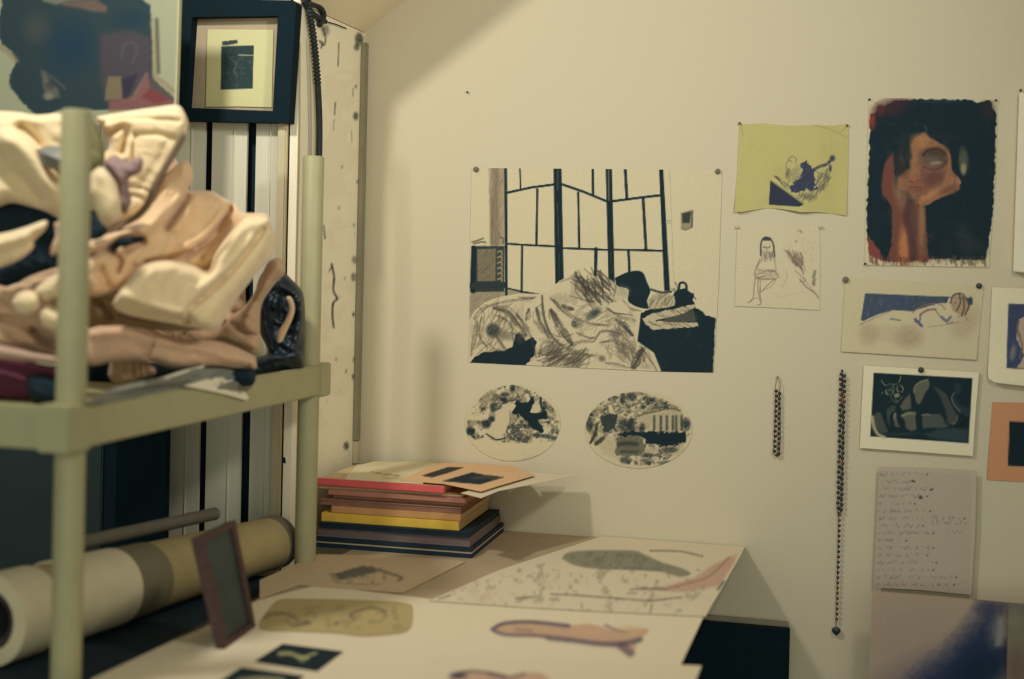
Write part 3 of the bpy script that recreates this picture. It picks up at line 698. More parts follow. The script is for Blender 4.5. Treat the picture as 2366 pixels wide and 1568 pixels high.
for q, w, a in [([(160, 1130), (260, 1050), (400, 1010), (560, 990)], 30, .35), ([(460, 1100), (520, 1180), (560, 1260), (600, 1400)], 40, .4), ([(720, 1000), (820, 1100), (960, 1160), (1100, 1180)], 34, .45), ([(1100, 1060), (1180, 1120), (1290, 1150)], 26, .5), ([(820, 1330), (900, 1300), (1000, 1290)], 30, .45), ([(1040, 1300), (1140, 1290), (1250, 1330)], 26, .45), ([(620, 1400), (640, 1300), (720, 1300)], 30, .4), ([(1080, 1440), (1180, 1460), (1300, 1480)], 30, .3), ([(1330, 1330), (1400, 1420), (1440, 1500)], 26, .5), ([(760, 880), (840, 850), (900, 840)], 16, .4), ([(1100, 850), (1145, 900), (1140, 980)], 22, .5), ([(700, 1230), (780, 1260), (860, 1240)], 20, .5), ([(220, 1120), (200, 1250), (260, 1340)], 26, .5), ([(330, 1110), (430, 1180), (440, 1290)], 26, .5)]: p.brush(q, w, SH, a)
p.line([(600, 1060), (640, 1030)], 6, SH, .5)
pinned('charcoal_drawing', ZP([(150, 84), (1895, 100), (1870, 900), (1834, 1508), (1450, 1500), (800, 1470), (132, 1437), (138, 800)], O, k), p, 'large charcoal drawing of a folding screen and rumpled bedding, pinned to the back wall', 'drawing', 2.0, Y=-.0015)
pin(1101, 391, 'dull grey pin at the top left corner of the large charcoal drawing'); pin(1659, 396, 'dull grey pin at the top right corner of the large charcoal drawing', .0064)
pin(1081, 213, 'tiny nail alone in the bare wall above the large charcoal drawing', .0025, M_pindark)

# ---- two oval prints
O, k = (1040, 860), 3.943
p = Paint(1060, 875, 1320, 1080, (206, 193, 156), 1.0, O, k)
el = lambda cx, cy, rx, ry, n=28: [(cx + rx * math.cos(t), cy + ry * math.sin(t)) for t in np.linspace(0, 2 * math.pi, n, endpoint=False)]
top = [(150, 560), (150, 400), (230, 270), (340, 170), (480, 120), (620, 115), (760, 165), (880, 250), (970, 350), (1000, 450), (995, 560), (960, 630), (700, 650), (420, 640), (330, 590), (230, 620)]
p.speck(top, (128, 118, 94), 70, .44, .75, 3, .12); p.speck(top, (84, 82, 70), 34, .54, .8, 14, .1); p.speck(top, INK, 40, .62, .85, 6, .08)
p.poly([(600, 260), (700, 270), (750, 230), (765, 280), (735, 350), (800, 375), (860, 350), (895, 410), (800, 430), (845, 500), (830, 555), (760, 520), (700, 450), (640, 390), (560, 360)], INK, rough=3, sm=True)
p.poly([(745, 300), (800, 250), (830, 330), (800, 375), (745, 365)], (200, 186, 150), rough=2); p.line([(825, 230), (830, 300), (845, 350)], 18, INK, .9)
p.poly([(540, 275), (600, 300), (560, 370), (545, 450), (490, 560), (410, 595), (350, 560), (330, 530), (400, 430), (440, 350)], (202, 188, 152), sm=True)
p.line([(430, 340), (480, 285), (560, 255), (650, 250)], 12, SH, .9); p.line([(330, 560), (380, 590), (420, 612), (500, 600)], 12, INK, .9); p.line([(548, 350), (545, 450), (520, 540)], 8, SH, .6)
for b in [(400, 315, 35, 40), (380, 425, 28, 28), (330, 470, 40, 40), (185, 535, 40, 38), (500, 200, 35, 20), (570, 140, 22, 40), (500, 260, 28, 28)]: p.blob(*b, INK, .85, 0, .7, .3)
p.speck([(540, 400), (680, 440), (760, 560), (700, 650), (540, 620), (500, 540)], (50, 60, 58), 36, .42, .8, 7); p.line([(770, 570), (860, 580), (960, 600)], 34, INK, .8, f=5, grain=.3)
p.line([(180, 660), (300, 760), (450, 805), (600, 805), (800, 760)], 10, (168, 152, 120), .7, f=4)
pinned('oval_print', ZP(el(570, 460, 435, 348, 44), O, k), p, 'oval black and white print of a pale trunk in foliage, left of the two ovals', 'print', 2.0, group='oval prints under the large drawing')
p = Paint(1340, 890, 1610, 1095, (204, 190, 152), 1.0, O, k)
top = [(1235, 500), (1260, 380), (1370, 260), (1540, 185), (1720, 170), (1900, 215), (2060, 300), (2180, 430), (2190, 560), (2120, 680), (1980, 800), (1830, 860), (1600, 840), (1500, 760), (1300, 640)]
p.speck(top, (132, 122, 98), 60, .43, .75, 31, .12); p.speck(top, (84, 82, 72), 32, .53, .8, 32, .1); p.speck(top, (28, 44, 48), 36, .62, .85, 33, .08)
p.poly([(1700, 400), (1800, 370), (1950, 335), (2080, 350), (2130, 400), (2140, 520), (1840, 540), (1700, 480)], (186, 172, 136), .9)
p.line([(1710, 400), (1800, 370), (1900, 350), (2000, 325), (2100, 345)], 14, (84, 82, 68), .8, grain=.3); p.line([(1760, 360), (1860, 320), (1990, 300), (2080, 320)], 10, (120, 112, 90), .7)
for x in (1860, 1920, 1975, 2030, 2060, 2110): p.line([(x, 400), (x, 520)], 22, (58, 64, 58), .85, f=3, grain=.3)
p.poly([(1520, 550), (1700, 530), (1800, 545), (2150, 545), (2150, 620), (2060, 660), (1900, 670), (1800, 650), (1750, 590), (1520, 575)], INK, rough=4)
p.poly([(1350, 400), (1450, 370), (1520, 400), (1500, 520), (1400, 540), (1380, 450)], (46, 56, 54), .9, rough=4); p.line([(1340, 470), (1320, 560), (1280, 640)], 24, (60, 64, 58), .9)
p.poly([(1390, 590), (1500, 580), (1520, 700), (1560, 800), (1400, 740), (1340, 660), (1380, 640)], (192, 178, 142), .9); p.line([(1330, 650), (1395, 600)], 36, (48, 56, 54), .85, grain=.3)
p.poly([(1530, 600), (1640, 570), (1760, 620), (1780, 700), (1700, 760), (1520, 740)], (104, 102, 82), .9, rough=4, sm=True); p.line([(1540, 655), (1620, 645), (1700, 655)], 36, (52, 60, 54), .8, f=6); p.line([(1560, 720), (1700, 725)], 24, (60, 66, 58), .7, f=5)
p.poly([(1800, 685), (2150, 680), (2100, 760), (1900, 700), (1850, 780), (1700, 800)], (190, 176, 142), .8, rough=3)
for b in [(1570, 240, 22, 50), (1660, 225, 40, 40), (1820, 260, 45, 35), (1590, 490, 60, 60), (1650, 480, 30, 70), (1750, 510, 26, 50), (2150, 470, 40, 50), (1800, 755, 55, 22), (2000, 705, 70, 25), (1990, 830, 80, 24), (1600, 800, 50, 30), (1270, 480, 30, 60)]: p.blob(*b, (40, 50, 52), .85, 0, .7, .35)
pinned('oval_print', ZP(el(1718, 522, 488, 350, 44), O, k), p, 'oval black and white print of a house behind garden trees, right of the two ovals', 'print', 2.0, group='oval prints under the large drawing')

# ---- yellow sheet
O, k = (1680, 190), 3.449
p = Paint(1690, 275, 1975, 510, (190, 180, 116), 1.0, O, k)
p.speck([(60, 300), (980, 300), (980, 1080), (40, 1080)], (180, 170, 104), 200, .5, .6, 41, .2)
p.line([(110, 330), (125, 420)], 10, (150, 140, 84), .5, f=4); p.line([(690, 342), (820, 375), (950, 440)], 8, (146, 138, 84), .5, f=3); p.line([(900, 400), (960, 350)], 10, (150, 140, 84), .5, f=4)
p.poly([(345, 785), (612, 975), (575, 992), (333, 975)], (50, 56, 74)); p.line([(365, 765), (640, 950)], 9, (206, 198, 156), .9)
p.line([(352, 785), (615, 968)], 4, (60, 62, 72), .7)
BL = (58, 62, 82)
p.poly([(585, 650), (625, 625), (665, 660), (700, 720), (705, 790), (715, 850), (680, 870), (640, 850), (560, 885), (515, 885), (500, 830), (530, 790), (590, 760), (598, 700)], BL, rough=4)
p.line([(690, 700), (740, 670), (790, 655), (835, 615)], 24, BL, .85, grain=.3); p.blob(840, 605, 22, 24, BL, .9, 0, .7, .3); p.blob(822, 685, 12, 30, BL, .85, 0, .7); p.blob(485, 725, 18, 40, (90, 84, 88), .8, 10, .7, .4); p.blob(540, 740, 45, 40, (130, 124, 100), .6, 0, 1, .4)
for q in ([(490, 615), (505, 595), (530, 592), (550, 610), (545, 640)], [(500, 620), (520, 640)], [(470, 690), (475, 640), (500, 620)], [(690, 680), (720, 720), (780, 730)], [(740, 840), (820, 760)], [(500, 770), (480, 820)]): p.line(q, 6, (80, 78, 84), .7)
p.hatch([(700, 740), (820, 700), (800, 830), (720, 900)], -62, 60, 60, 4, (84, 82, 84), .7, 8); p.hatch([(540, 890), (700, 870), (720, 920), (640, 950)], -60, 60, 50, 4, (90, 86, 80), .7, 10); p.hatch([(370, 750), (420, 760), (500, 840), (470, 850)], 45, 20, 60, 5, (70, 68, 72), .7, 8); p.hatch([(530, 650), (700, 650), (700, 880), (520, 880)], -50, 60, 50, 4, (96, 98, 110), .4, 20)
p.blob(710, 762, 10, 14, (196, 186, 140), .8); p.blob(700, 835, 10, 10, (196, 186, 140), .8)
Py = ZP([(98, 318), (130, 335), (300, 328), (450, 345), (560, 347), (700, 340), (850, 345), (955, 330), (968, 345), (965, 700), (948, 1062), (840, 1048), (700, 1032), (600, 1036), (450, 1012), (330, 1000), (200, 1020), (120, 1034), (62, 1030), (80, 700)], O, k)
lf = lambda a, b: .012 * np.clip((b - 400) / 100, 0, 1) ** 2 * (0.5 + .5 * np.sin(a / 24.0))
pinned('yellow_drawing', Py, p, 'yellow sheet with a small indigo figure drawing and a wavy lower edge', 'drawing', 2.0, lift=lf)
pin(1709, 285, 'small pin at the top left corner of the yellow sheet', .003, M_steel); pin(1958, 290, 'small pin at the top right corner of the yellow sheet', .003, M_steel)

# ---- pencil sketch below it
O, k = (1680, 500), 3.449
p = Paint(1690, 515, 1910, 730, (208, 196, 160), 1.0, O, k)
RB = (128, 100, 88); DB = (62, 58, 62)
p.line([(78, 85), (60, 715)], 5, (176, 162, 130), .8, sm=False); p.line([(60, 715), (735, 747)], 5, (160, 148, 120), .8, sm=False)
for q, w, a in [([(270, 310), (268, 230), (285, 180), (315, 165), (350, 185), (370, 230), (378, 320)], 13, .85), ([(300, 180), (340, 180)], 26, .9), ([(285, 250), (300, 240), (320, 250), (345, 238)], 7, .8), ([(318, 250), (316, 270), (322, 275)], 5, .5), ([(305, 290), (330, 290)], 6, .5), ([(290, 280), (300, 320), (330, 325), (345, 290)], 5, .5)]: p.line(q, w, DB, a)
for q, w, a in [([(262, 340), (235, 400), (220, 460), (250, 490), (330, 500), (385, 495)], 7, .8), ([(275, 345), (240, 410), (285, 430), (370, 425)], 6, .7), ([(378, 330), (388, 400), (385, 440), (410, 480)], 6, .7), ([(215, 470), (300, 440), (390, 435)], 6, .6),
                ([(230, 480), (215, 560), (210, 640), (180, 680)], 7, .8), ([(250, 500), (245, 580), (270, 690), (240, 705)], 7, .8), ([(270, 500), (262, 600), (272, 690)], 6, .6), ([(385, 495), (330, 540), (270, 600), (262, 560)], 7, .7), ([(400, 480), (360, 550), (280, 590)], 6, .5), ([(180, 680), (160, 690), (200, 670)], 5, .7), ([(205, 660), (240, 650), (268, 670)], 5, .6),
                ([(470, 270), (500, 340), (560, 390), (600, 420)], 6, .7), ([(590, 290), (600, 350), (590, 410), (610, 460)], 8, .8), ([(540, 430), (600, 480), (630, 510), (580, 520)], 6, .7), ([(580, 500), (630, 560), (700, 610), (728, 650)], 9, .8), ([(600, 490), (660, 560), (715, 625)], 5, .6), ([(440, 560), (480, 480), (470, 430)], 5, .4), ([(600, 170), (600, 260)], 4, .4), ([(360, 600), (440, 640), (600, 600)], 4, .25), ([(560, 110), (600, 130), (580, 105)], 7, .6), ([(540, 200), (560, 190), (545, 210)], 6, .6)]: p.line(q, w, RB, a)
p.hatch([(275, 290), (375, 290), (375, 340), (270, 340)], 85, 26, 50, 4, (96, 84, 80), .6, 10); p.hatch([(235, 420), (385, 420), (400, 500), (220, 500)], 15, 40, 60, 4, RB, .5, 20)
p.hatch([(470, 260), (560, 300), (600, 300), (600, 420), (520, 370)], 60, 70, 60, 5, (116, 92, 84), .6, 14); p.hatch([(600, 150), (700, 200), (690, 380), (620, 300)], 60, 20, 30, 4, RB, .25, 30)
for y in (440, 460, 480, 505, 525, 540): p.blob(690 + (y % 3) * 5, y, 13, 12, (120, 112, 92), .75)
pinned('figure_sketch', ZP([(78, 80), (735, 75), (740, 300), (737, 748), (400, 728), (58, 716)], O, k), p, 'thin pencil sketch of a seated long haired figure, right below the yellow sheet', 'drawing', 2.0)
pin(1704, 524, 'pale pin at the top left corner of the pencil sketch', .0042, M_trimlight); pin(1896, 524, 'pale pin at the top right corner of the pencil sketch', .0042, M_trimlight)

# ---- painted portrait
O, k = (1980, 210), 3.647
p = Paint(1985, 215, 2320, 625, (208, 196, 158), 1.0, O, k)
p.poly([(150, 190), (175, 125), (240, 118), (330, 78), (500, 72), (700, 74), (975, 75), (1000, 95), (1060, 90), (1120, 80), (1140, 140), (1176, 180), (1165, 600), (1148, 1000), (1120, 1200), (1108, 1300), (1075, 1430), (980, 1422), (600, 1412), (350, 1435), (220, 1432), (175, 1390), (105, 1370), (86, 1210), (84, 1000), (103, 500), (112, 320), (108, 200)], (21, 41, 48), rough=2.5)
p.blob(300, 130, 150, 70, (72, 44, 50), .8, -15, 1, .2); p.blob(190, 160, 45, 50, (100, 54, 52), .7, 0, 1, .3); p.blob(130, 255, 26, 66, (158, 62, 52), .9, 0, 1.1, .25); p.blob(1100, 160, 60, 80, (58, 44, 48), .7, 0, 1, .2); p.blob(700, 88, 200, 14, (40, 62, 66), .7)
p.poly([(86, 1210), (130, 1270), (190, 1340), (230, 1440), (150, 1400), (105, 1380)], (140, 74, 62), .9, rough=2)
p.blob(420, 460, 60, 110, (52, 62, 60), .5, 0, 1, .3)
p.poly([(300, 530), (312, 600), (320, 820), (400, 880), (440, 960), (500, 900), (520, 960), (575, 985), (588, 1200), (600, 1440), (240, 1440), (292, 1300), (300, 1000), (270, 940), (215, 860), (208, 770), (238, 610)], (116, 74, 60), f=4, rough=1.5)
p.blob(262, 720, 42, 170, (118, 70, 62), .8, 8, .8); p.blob(350, 1030, 48, 180, (122, 72, 62), .8, 5, .8); p.blob(375, 850, 60, 130, (138, 112, 84), .8, -8, .9); p.blob(398, 1310, 48, 180, (186, 120, 78), .95, 2, .9); p.blob(545, 1130, 26, 260, (150, 114, 82), .85, 0, .8); p.blob(560, 1360, 26, 80, (120, 88, 66), .7)
p.line([(445, 940), (420, 1080), (450, 1200), (480, 1420)], 66, (78, 54, 54), .75, f=8); p.line([(470, 920), (470, 1060), (490, 1200)], 44, (84, 70, 66), .7, f=8)
p.poly([(570, 350), (610, 375), (680, 430), (760, 470), (800, 560), (800, 690), (740, 800), (650, 850), (560, 930), (500, 925), (430, 860), (338, 815), (345, 725), (385, 690), (440, 640), (440, 500), (460, 430), (510, 380)], (146, 104, 76), f=5, rough=1.5)
p.blob(555, 430, 90, 60, (172, 124, 82), .95, 15, 1); p.blob(490, 600, 40, 130, (156, 112, 80), .9, 5, 1); p.blob(380, 590, 62, 110, (48, 48, 50), .95, 5, .8); p.blob(395, 570, 30, 40, (78, 70, 72), .7)
p.blob(655, 560, 108, 74, (64, 54, 48), .9, 8, 1.0); p.blob(640, 582, 80, 40, (112, 100, 82), .8, 8, 1.2); p.blob(665, 608, 48, 15, (158, 144, 116), .85, -6, 1.2); p.line([(560, 540), (600, 500), (680, 490), (745, 530)], 22, (58, 50, 44), .8, f=4)
p.line([(560, 640), (640, 665), (720, 640), (750, 590)], 12, (70, 50, 46), .8, f=4); p.blob(650, 735, 96, 62, (104, 68, 62), .9, -20, .9); p.blob(560, 710, 34, 50, (116, 80, 70), .6)
p.blob(478, 735, 46, 34, (162, 100, 78), .9, 0, 1); p.line([(448, 762), (470, 770)], 10, (84, 50, 44), .8, f=4); p.line([(500, 760), (520, 752)], 9, (96, 60, 52), .7, f=4); p.line([(430, 792), (470, 782), (505, 790), (560, 800)], 15, (160, 98, 80), .8, f=5); p.line([(440, 806), (480, 812), (545, 812)], 8, (88, 50, 46), .8, f=4); p.line([(455, 822), (500, 828), (540, 822)], 10, (140, 86, 72), .7, f=5); p.blob(500, 840, 60, 22, (130, 84, 68), .8); p.blob(482, 890, 50, 26, (132, 100, 78), .8); p.line([(430, 850), (450, 900), (470, 960)], 8, (84, 58, 50), .7, f=3)
p.line([(770, 490), (790, 580), (770, 700), (745, 770)], 34, (160, 108, 82), .9, f=5)
p.poly([(510, 930), (600, 870), (690, 810), (760, 770), (800, 670), (860, 715), (876, 770), (860, 830), (760, 880), (660, 920), (590, 965), (540, 975)], (156, 110, 80), f=4, rough=1.5)
p.blob(590, 890, 90, 24, (182, 130, 86), .9, -30, .9); p.blob(790, 830, 70, 34, (116, 80, 62), .8, -15, .9); p.line([(800, 700), (830, 740), (815, 790)], 8, (100, 70, 56), .7, f=3); p.line([(850, 730), (868, 780)], 12, (176, 140, 112), .7, f=4)
p.line([(430, 380), (400, 520), (430, 640)], 34, (34, 44, 46), .85, f=8); p.line([(620, 375), (740, 440), (800, 520), (820, 660), (870, 720)], 34, (21, 41, 48), .95, f=5); p.line([(440, 480), (455, 560)], 24, (30, 42, 44), .6, f=6); p.line([(575, 290), (585, 345)], 14, (74, 86, 84), .7, f=4)
p.blob(897, 590, 40, 112, (92, 92, 76), .9, -3, .6, .2); p.blob(897, 655, 22, 48, (156, 148, 110), .85, 0, .8)
p.blob(900, 1240, 70, 130, (52, 58, 58), .7, -12, 1, .3); p.blob(1000, 1320, 100, 60, (50, 56, 58), .6, 20, 1, .3); p.blob(760, 1330, 60, 80, (46, 48, 52), .5, 0, 1, .3)
for x in range(110, 1090, 22):
    c = [(130, 66, 56), (90, 56, 50), (40, 46, 50), (110, 70, 54)][int(RNG.integers(4))] if x < 620 else [(44, 48, 50), (70, 58, 50), (96, 84, 62)][int(RNG.integers(3))]
    yb = 1425 + RNG.random() * 55; p.line([(x, 1385 + RNG.random() * 30), (x + RNG.normal() * 4, yb - 30), (x + 4, yb)], 7 + RNG.random() * 13, c, .7, f=3)
p.blob(640, 1445, 34, 22, (208, 194, 158), .9); p.blob(730, 1445, 30, 20, (206, 192, 156), .9); p.blob(500, 1450, 40, 18, (196, 170, 130), .8)
p.speck([(110, 90), (1160, 90), (1130, 1300), (100, 1400)], (70, 70, 66), 40, .56, .16, 77, .2); p.speck([(230, 360), (870, 360), (620, 1430), (240, 1430)], (96, 66, 56), 60, .52, .3, 78, .2)
p.line([(60, 1468), (500, 1478), (1105, 1486)], 5, (146, 134, 104), .8); p.line([(96, 90), (62, 1460)], 4, (176, 164, 132), .7, sm=False)
pinned('portrait_painting', ZP([(100, 62), (640, 60), (1185, 78), (1170, 700), (1112, 1490), (600, 1480), (60, 1470), (78, 700)], O, k), p, 'dark painted portrait of a face resting in two hands on white paper', 'painting', 2.0)
pin(2009, 230, 'tiny dark pin at the top left corner of the dark portrait', .0028, M_pindark); pin(2301, 232, 'tiny dark pin at the top right corner of the dark portrait', .0028, M_pindark)
pin(1999, 609, 'tiny dark pin at the bottom left corner of the dark portrait', .0028, M_pindark)

# ---- reclining figure
O, k = (1680, 500), 3.449
p = Paint(1930, 630, 2290, 850, (204, 191, 152), 1.0, O, k)
p.line([(938, 490), (906, 1076)], 5, (166, 154, 122), .8, sm=False); p.line([(906, 1076), (1500, 1110), (1985, 1142)], 5, (166, 154, 122), .8, sm=False)
p.poly([(1100, 612), (1300, 620), (1770, 640), (1750, 690), (1690, 690), (1600, 715), (1520, 740), (1480, 755), (1320, 745), (1200, 780), (1120, 815), (1090, 832), (1066, 826)], (70, 82, 98)); p.speck([(1100, 612), (1770, 640), (1740, 700), (1500, 750), (1300, 745), (1066, 826)], (98, 108, 116), 26, .55, .6, 51, .15); p.poly([(1690, 636), (1955, 650), (1955, 705), (1920, 700), (1880, 660)], (60, 74, 92))
p.blob(1130, 940, 70, 80, (168, 146, 120), .6, 0, 1, .3); p.blob(1450, 960, 100, 80, (158, 136, 112), .65, 0, 1, .3); p.blob(1870, 880, 90, 90, (172, 150, 124), .5, 0, 1, .3); p.blob(1950, 790, 60, 90, (176, 156, 128), .5, 0, 1, .3); p.poly([(1060, 860), (1500, 870), (1530, 900), (1500, 1030), (1300, 1010), (1080, 940)], (184, 166, 134), .35, f=8)
p.poly([(1780, 680), (1800, 625), (1840, 610), (1890, 640), (1920, 700), (1900, 780), (1870, 790), (1800, 750)], (170, 146, 116), .9, sm=True)
for q, w, c in [([(1780, 690), (1800, 630), (1850, 612), (1890, 630), (1925, 700), (1900, 780)], 12, (92, 76, 66)), ([(1850, 620), (1860, 680), (1830, 750)], 12, (84, 70, 62)), ([(1880, 640), (1890, 720), (1870, 790)], 14, (96, 78, 64)), ([(1910, 660), (1930, 720), (1900, 770)], 10, (110, 90, 74)),
                ([(1480, 770), (1520, 730), (1620, 695), (1700, 700), (1740, 740)], 9, (150, 110, 100)), ([(1540, 780), (1600, 745), (1660, 740)], 18, (140, 104, 104)), ([(1660, 740), (1700, 800), (1760, 850), (1800, 840)], 7, (110, 90, 84)), ([(1540, 780), (1535, 830), (1500, 840)], 10, (84, 84, 120)), ([(1500, 820), (1530, 850), (1550, 870)], 24, (78, 84, 128)), ([(1710, 800), (1750, 830), (1780, 800)], 22, (110, 106, 124)),
                ([(1300, 815), (1340, 820), (1380, 828)], 9, (84, 82, 96)), ([(1060, 860), (1150, 820), (1320, 745)], 5, (120, 108, 96)), ([(1600, 880), (1750, 860), (1850, 840)], 6, (150, 132, 110)), ([(1810, 690), (1825, 685)], 6, (80, 66, 58)), ([(1840, 800), (1890, 790), (1920, 830)], 6, (130, 112, 94))]: p.line(q, w, c, .85)
p.blob(1940, 670, 16, 30, (56, 72, 84), .9)
lf = lambda a, b: .004 * np.clip((b - 740) / 100, 0, 1) ** 2
pinned('reclining_drawing', ZP([(938, 480), (2045, 560), (2020, 800), (1985, 1142), (1500, 1112), (905, 1076), (922, 760)], O, k), p, 'coloured pencil drawing of a reclining figure against a slate blue block', 'drawing', 2.2, lift=lf)
pin(1954, 646, 'dull brass pin at the top left of the reclining figure drawing', .0072); pin(2262, 660, 'black pin at the top right of the reclining figure drawing', .0066, M_pindark)

# ---- blue figure card at the right edge
p = Paint(2270, 650, 2460, 910, (228, 216, 180), 1.0, O, k)
p.poly([(2240, 692), (2620, 710), (2600, 1230), (2222, 1204)], (62, 72, 98)); p.speck([(2240, 692), (2600, 710), (2600, 1220), (2222, 1204)], (96, 100, 118), 30, .58, .6, 61, .15)
p.poly([(2320, 820), (2360, 800), (2440, 820), (2480, 1000), (2440, 1215), (2310, 1205), (2360, 1100), (2300, 960)], (180, 160, 136), rough=2); p.line([(2320, 830), (2310, 900), (2330, 950)], 16, (110, 96, 88)); p.line([(2330, 960), (2350, 1040), (2330, 1130)], 12, (120, 100, 92)); p.blob(2275, 1080, 22, 60, (140, 136, 138), .7, 10, .9); p.line([(2260, 1205), (2366, 1212)], 6, (130, 80, 74))
P = ZP([(2110, 562), (2400, 575), (2720, 590), (2690, 1370), (2366, 1345), (2130, 1318), (2080, 1285), (2075, 1240), (2095, 900)], O, k)
lf = lambda a, b: .006 + .010 * np.clip((b - 760) / 120, 0, 1) ** 2
pinned('blue_figure_card', P, p, 'white card with a blue figure print, cut by the right edge of the view', 'card', 2.5, .0015, lift=lf)

# ---- white canvas in the upper right corner
bx = [PY(2354, 216, -.004), PY(2620, 226, -.004), PY(2606, 655, -.004), PY(2340, 627, -.004)]
cv = boxm('white_canvas', [(q[0], -.024, q[2]) for q in (bx[3], bx[2])] + [(q[0], -.003, q[2]) for q in (bx[2], bx[3])] + [(q[0], -.024, q[2]) for q in (bx[0], bx[1])] + [(q[0], -.003, q[2]) for q in (bx[1], bx[0])], M_whitep, None, .002)
tag(cv, 'blank white stretched canvas at the right edge, beside the dark portrait', 'canvas'); pin(2358, 209, 'tiny nail just above the blank white canvas', .003, M_pindark)

# ---- night animal card
O, k = (1950, 830), 5.601
p = Paint(1975, 835, 2285, 1070, (230, 219, 182), 1.0, O, k)
D = (23, 43, 48); G = (92, 96, 82); G2 = (66, 78, 76); LT = (160, 152, 120)
p.poly([(385, 170), (1660, 240), (1608, 1078), (342, 990)], D)
p.poly([(905, 400), (930, 330), (1000, 280), (1080, 258), (1110, 290), (1100, 370), (1050, 430), (990, 560), (955, 580), (925, 520), (910, 440)], (98, 100, 84), f=3); p.line([(905, 420), (915, 350), (980, 290), (1085, 258)], 16, LT, .85, f=3)
p.poly([(735, 580), (790, 500), (850, 440), (865, 520), (870, 630), (760, 660), (725, 610)], G, f=4); p.poly([(550, 640), (620, 590), (670, 600), (660, 660), (610, 690), (590, 760), (600, 860), (560, 800)], G2, .9, f=4)
p.poly([(745, 720), (830, 675), (920, 690), (925, 760), (940, 900), (870, 925), (800, 880), (790, 800)], G, f=3); p.line([(755, 725), (830, 690), (915, 695)], 36, (150, 142, 110), .8, f=6); p.poly([(1010, 720), (1060, 705), (1240, 700), (1300, 780), (1400, 800), (1440, 830), (1300, 880), (1100, 880), (1020, 890), (1010, 800)], (76, 86, 78), f=4); p.line([(1010, 715), (1080, 705), (1110, 720)], 14, LT, .8, f=3)
p.poly([(1150, 340), (1230, 380), (1320, 440), (1380, 560), (1450, 700), (1460, 770), (1420, 820), (1340, 800), (1310, 650), (1240, 470)], (74, 78, 74), .9, f=5)
p.poly([(1430, 290), (1500, 320), (1520, 400), (1490, 440), (1440, 450), (1400, 520), (1440, 600), (1500, 680), (1570, 740), (1620, 740), (1640, 620), (1560, 620), (1470, 560), (1430, 480)], (44, 62, 66), .8, f=5); p.line([(1425, 430), (1395, 480), (1410, 560), (1470, 640), (1500, 670)], 12, LT, .8, f=3); p.line([(1465, 720), (1455, 790), (1415, 830)], 12, LT, .75, f=3); p.line([(1310, 800), (1420, 880), (1500, 860), (1555, 790), (1540, 720)], 26, (16, 34, 40), .9, f=5)
p.poly([(370, 740), (420, 680), (470, 680), (520, 800), (570, 930), (480, 950), (400, 850)], (72, 80, 72), f=4); p.line([(365, 740), (385, 860), (440, 960), (520, 1000)], 40, (206, 190, 140), .9, f=6); p.line([(350, 930), (400, 985)], 10, (60, 50, 56), .9)
p.poly([(480, 950), (700, 980), (1000, 950), (1100, 1010), (1400, 1050), (1605, 1075), (1610, 900), (1400, 880), (1200, 900), (1100, 950)], (62, 78, 80), .75, f=8); p.poly([(640, 700), (680, 690), (690, 800), (730, 880), (660, 860), (640, 770)], G, f=3); p.line([(660, 690), (650, 760)], 16, LT, .8, f=3)
p.line([(1010, 950), (1060, 990), (1095, 1020)], 18, (20, 40, 46), .9)
for q, w in [([(485, 265), (510, 310), (545, 335)], 11), ([(735, 215), (725, 260), (710, 290)], 11), ([(560, 330), (600, 310), (640, 320), (690, 310)], 6), ([(545, 390), (545, 430), (570, 455)], 14), ([(570, 385), (620, 390), (635, 430), (600, 450)], 8), ([(690, 350), (690, 400), (715, 415)], 13), ([(735, 330), (765, 370), (750, 420)], 12), ([(640, 330), (650, 380), (640, 430)], 8), ([(655, 455), (690, 440), (715, 455), (700, 480), (660, 480), (655, 455)], 11), ([(600, 470), (640, 530), (680, 560), (720, 520), (760, 470)], 6), ([(500, 420), (490, 440)], 9), ([(610, 350), (625, 380)], 6), ([(660, 500), (680, 540)], 7)]: p.line(q, w, (168, 162, 126), .85, f=1.6)
p.blob(685, 460, 30, 22, (150, 148, 116), .8); p.blob(590, 400, 26, 26, (60, 76, 74), .6); p.speck([(480, 300), (780, 300), (780, 560), (560, 560)], (96, 104, 92), 30, .64, .6, 71)
cd_ = pinned('night_animal_card', ZP([(258, 75), (1000, 120), (1745, 165), (1700, 700), (1665, 1245), (930, 1190), (205, 1140), (230, 600)], O, k), p, 'white bordered card with a dark night drawing of a horned cat', 'card', 2.0, .004, lift=lambda a, b: .004 + 0 * a)
pin(2128, 854, 'black pin at the top of the dark night animal card', .0066, M_pindark, Y=-.011)

# ---- orange card
O, k = (1700, 820), 2.096
p = Paint(2270, 920, 2470, 1130, (204, 146, 104), 1.5, O, k)
p.poly([(1325, 321), (1560, 330), (1560, 548), (1318, 535)], (20, 38, 46)); p.line([(1236, 235), (1216, 600)], 4, (150, 108, 84), .6, sm=False)
pinned('orange_card', ZP([(1242, 227), (1600, 236), (1585, 625), (1214, 603)], O, k), p, 'orange card with a black square, at the right edge beside the handwritten list', 'card', 3, .001)

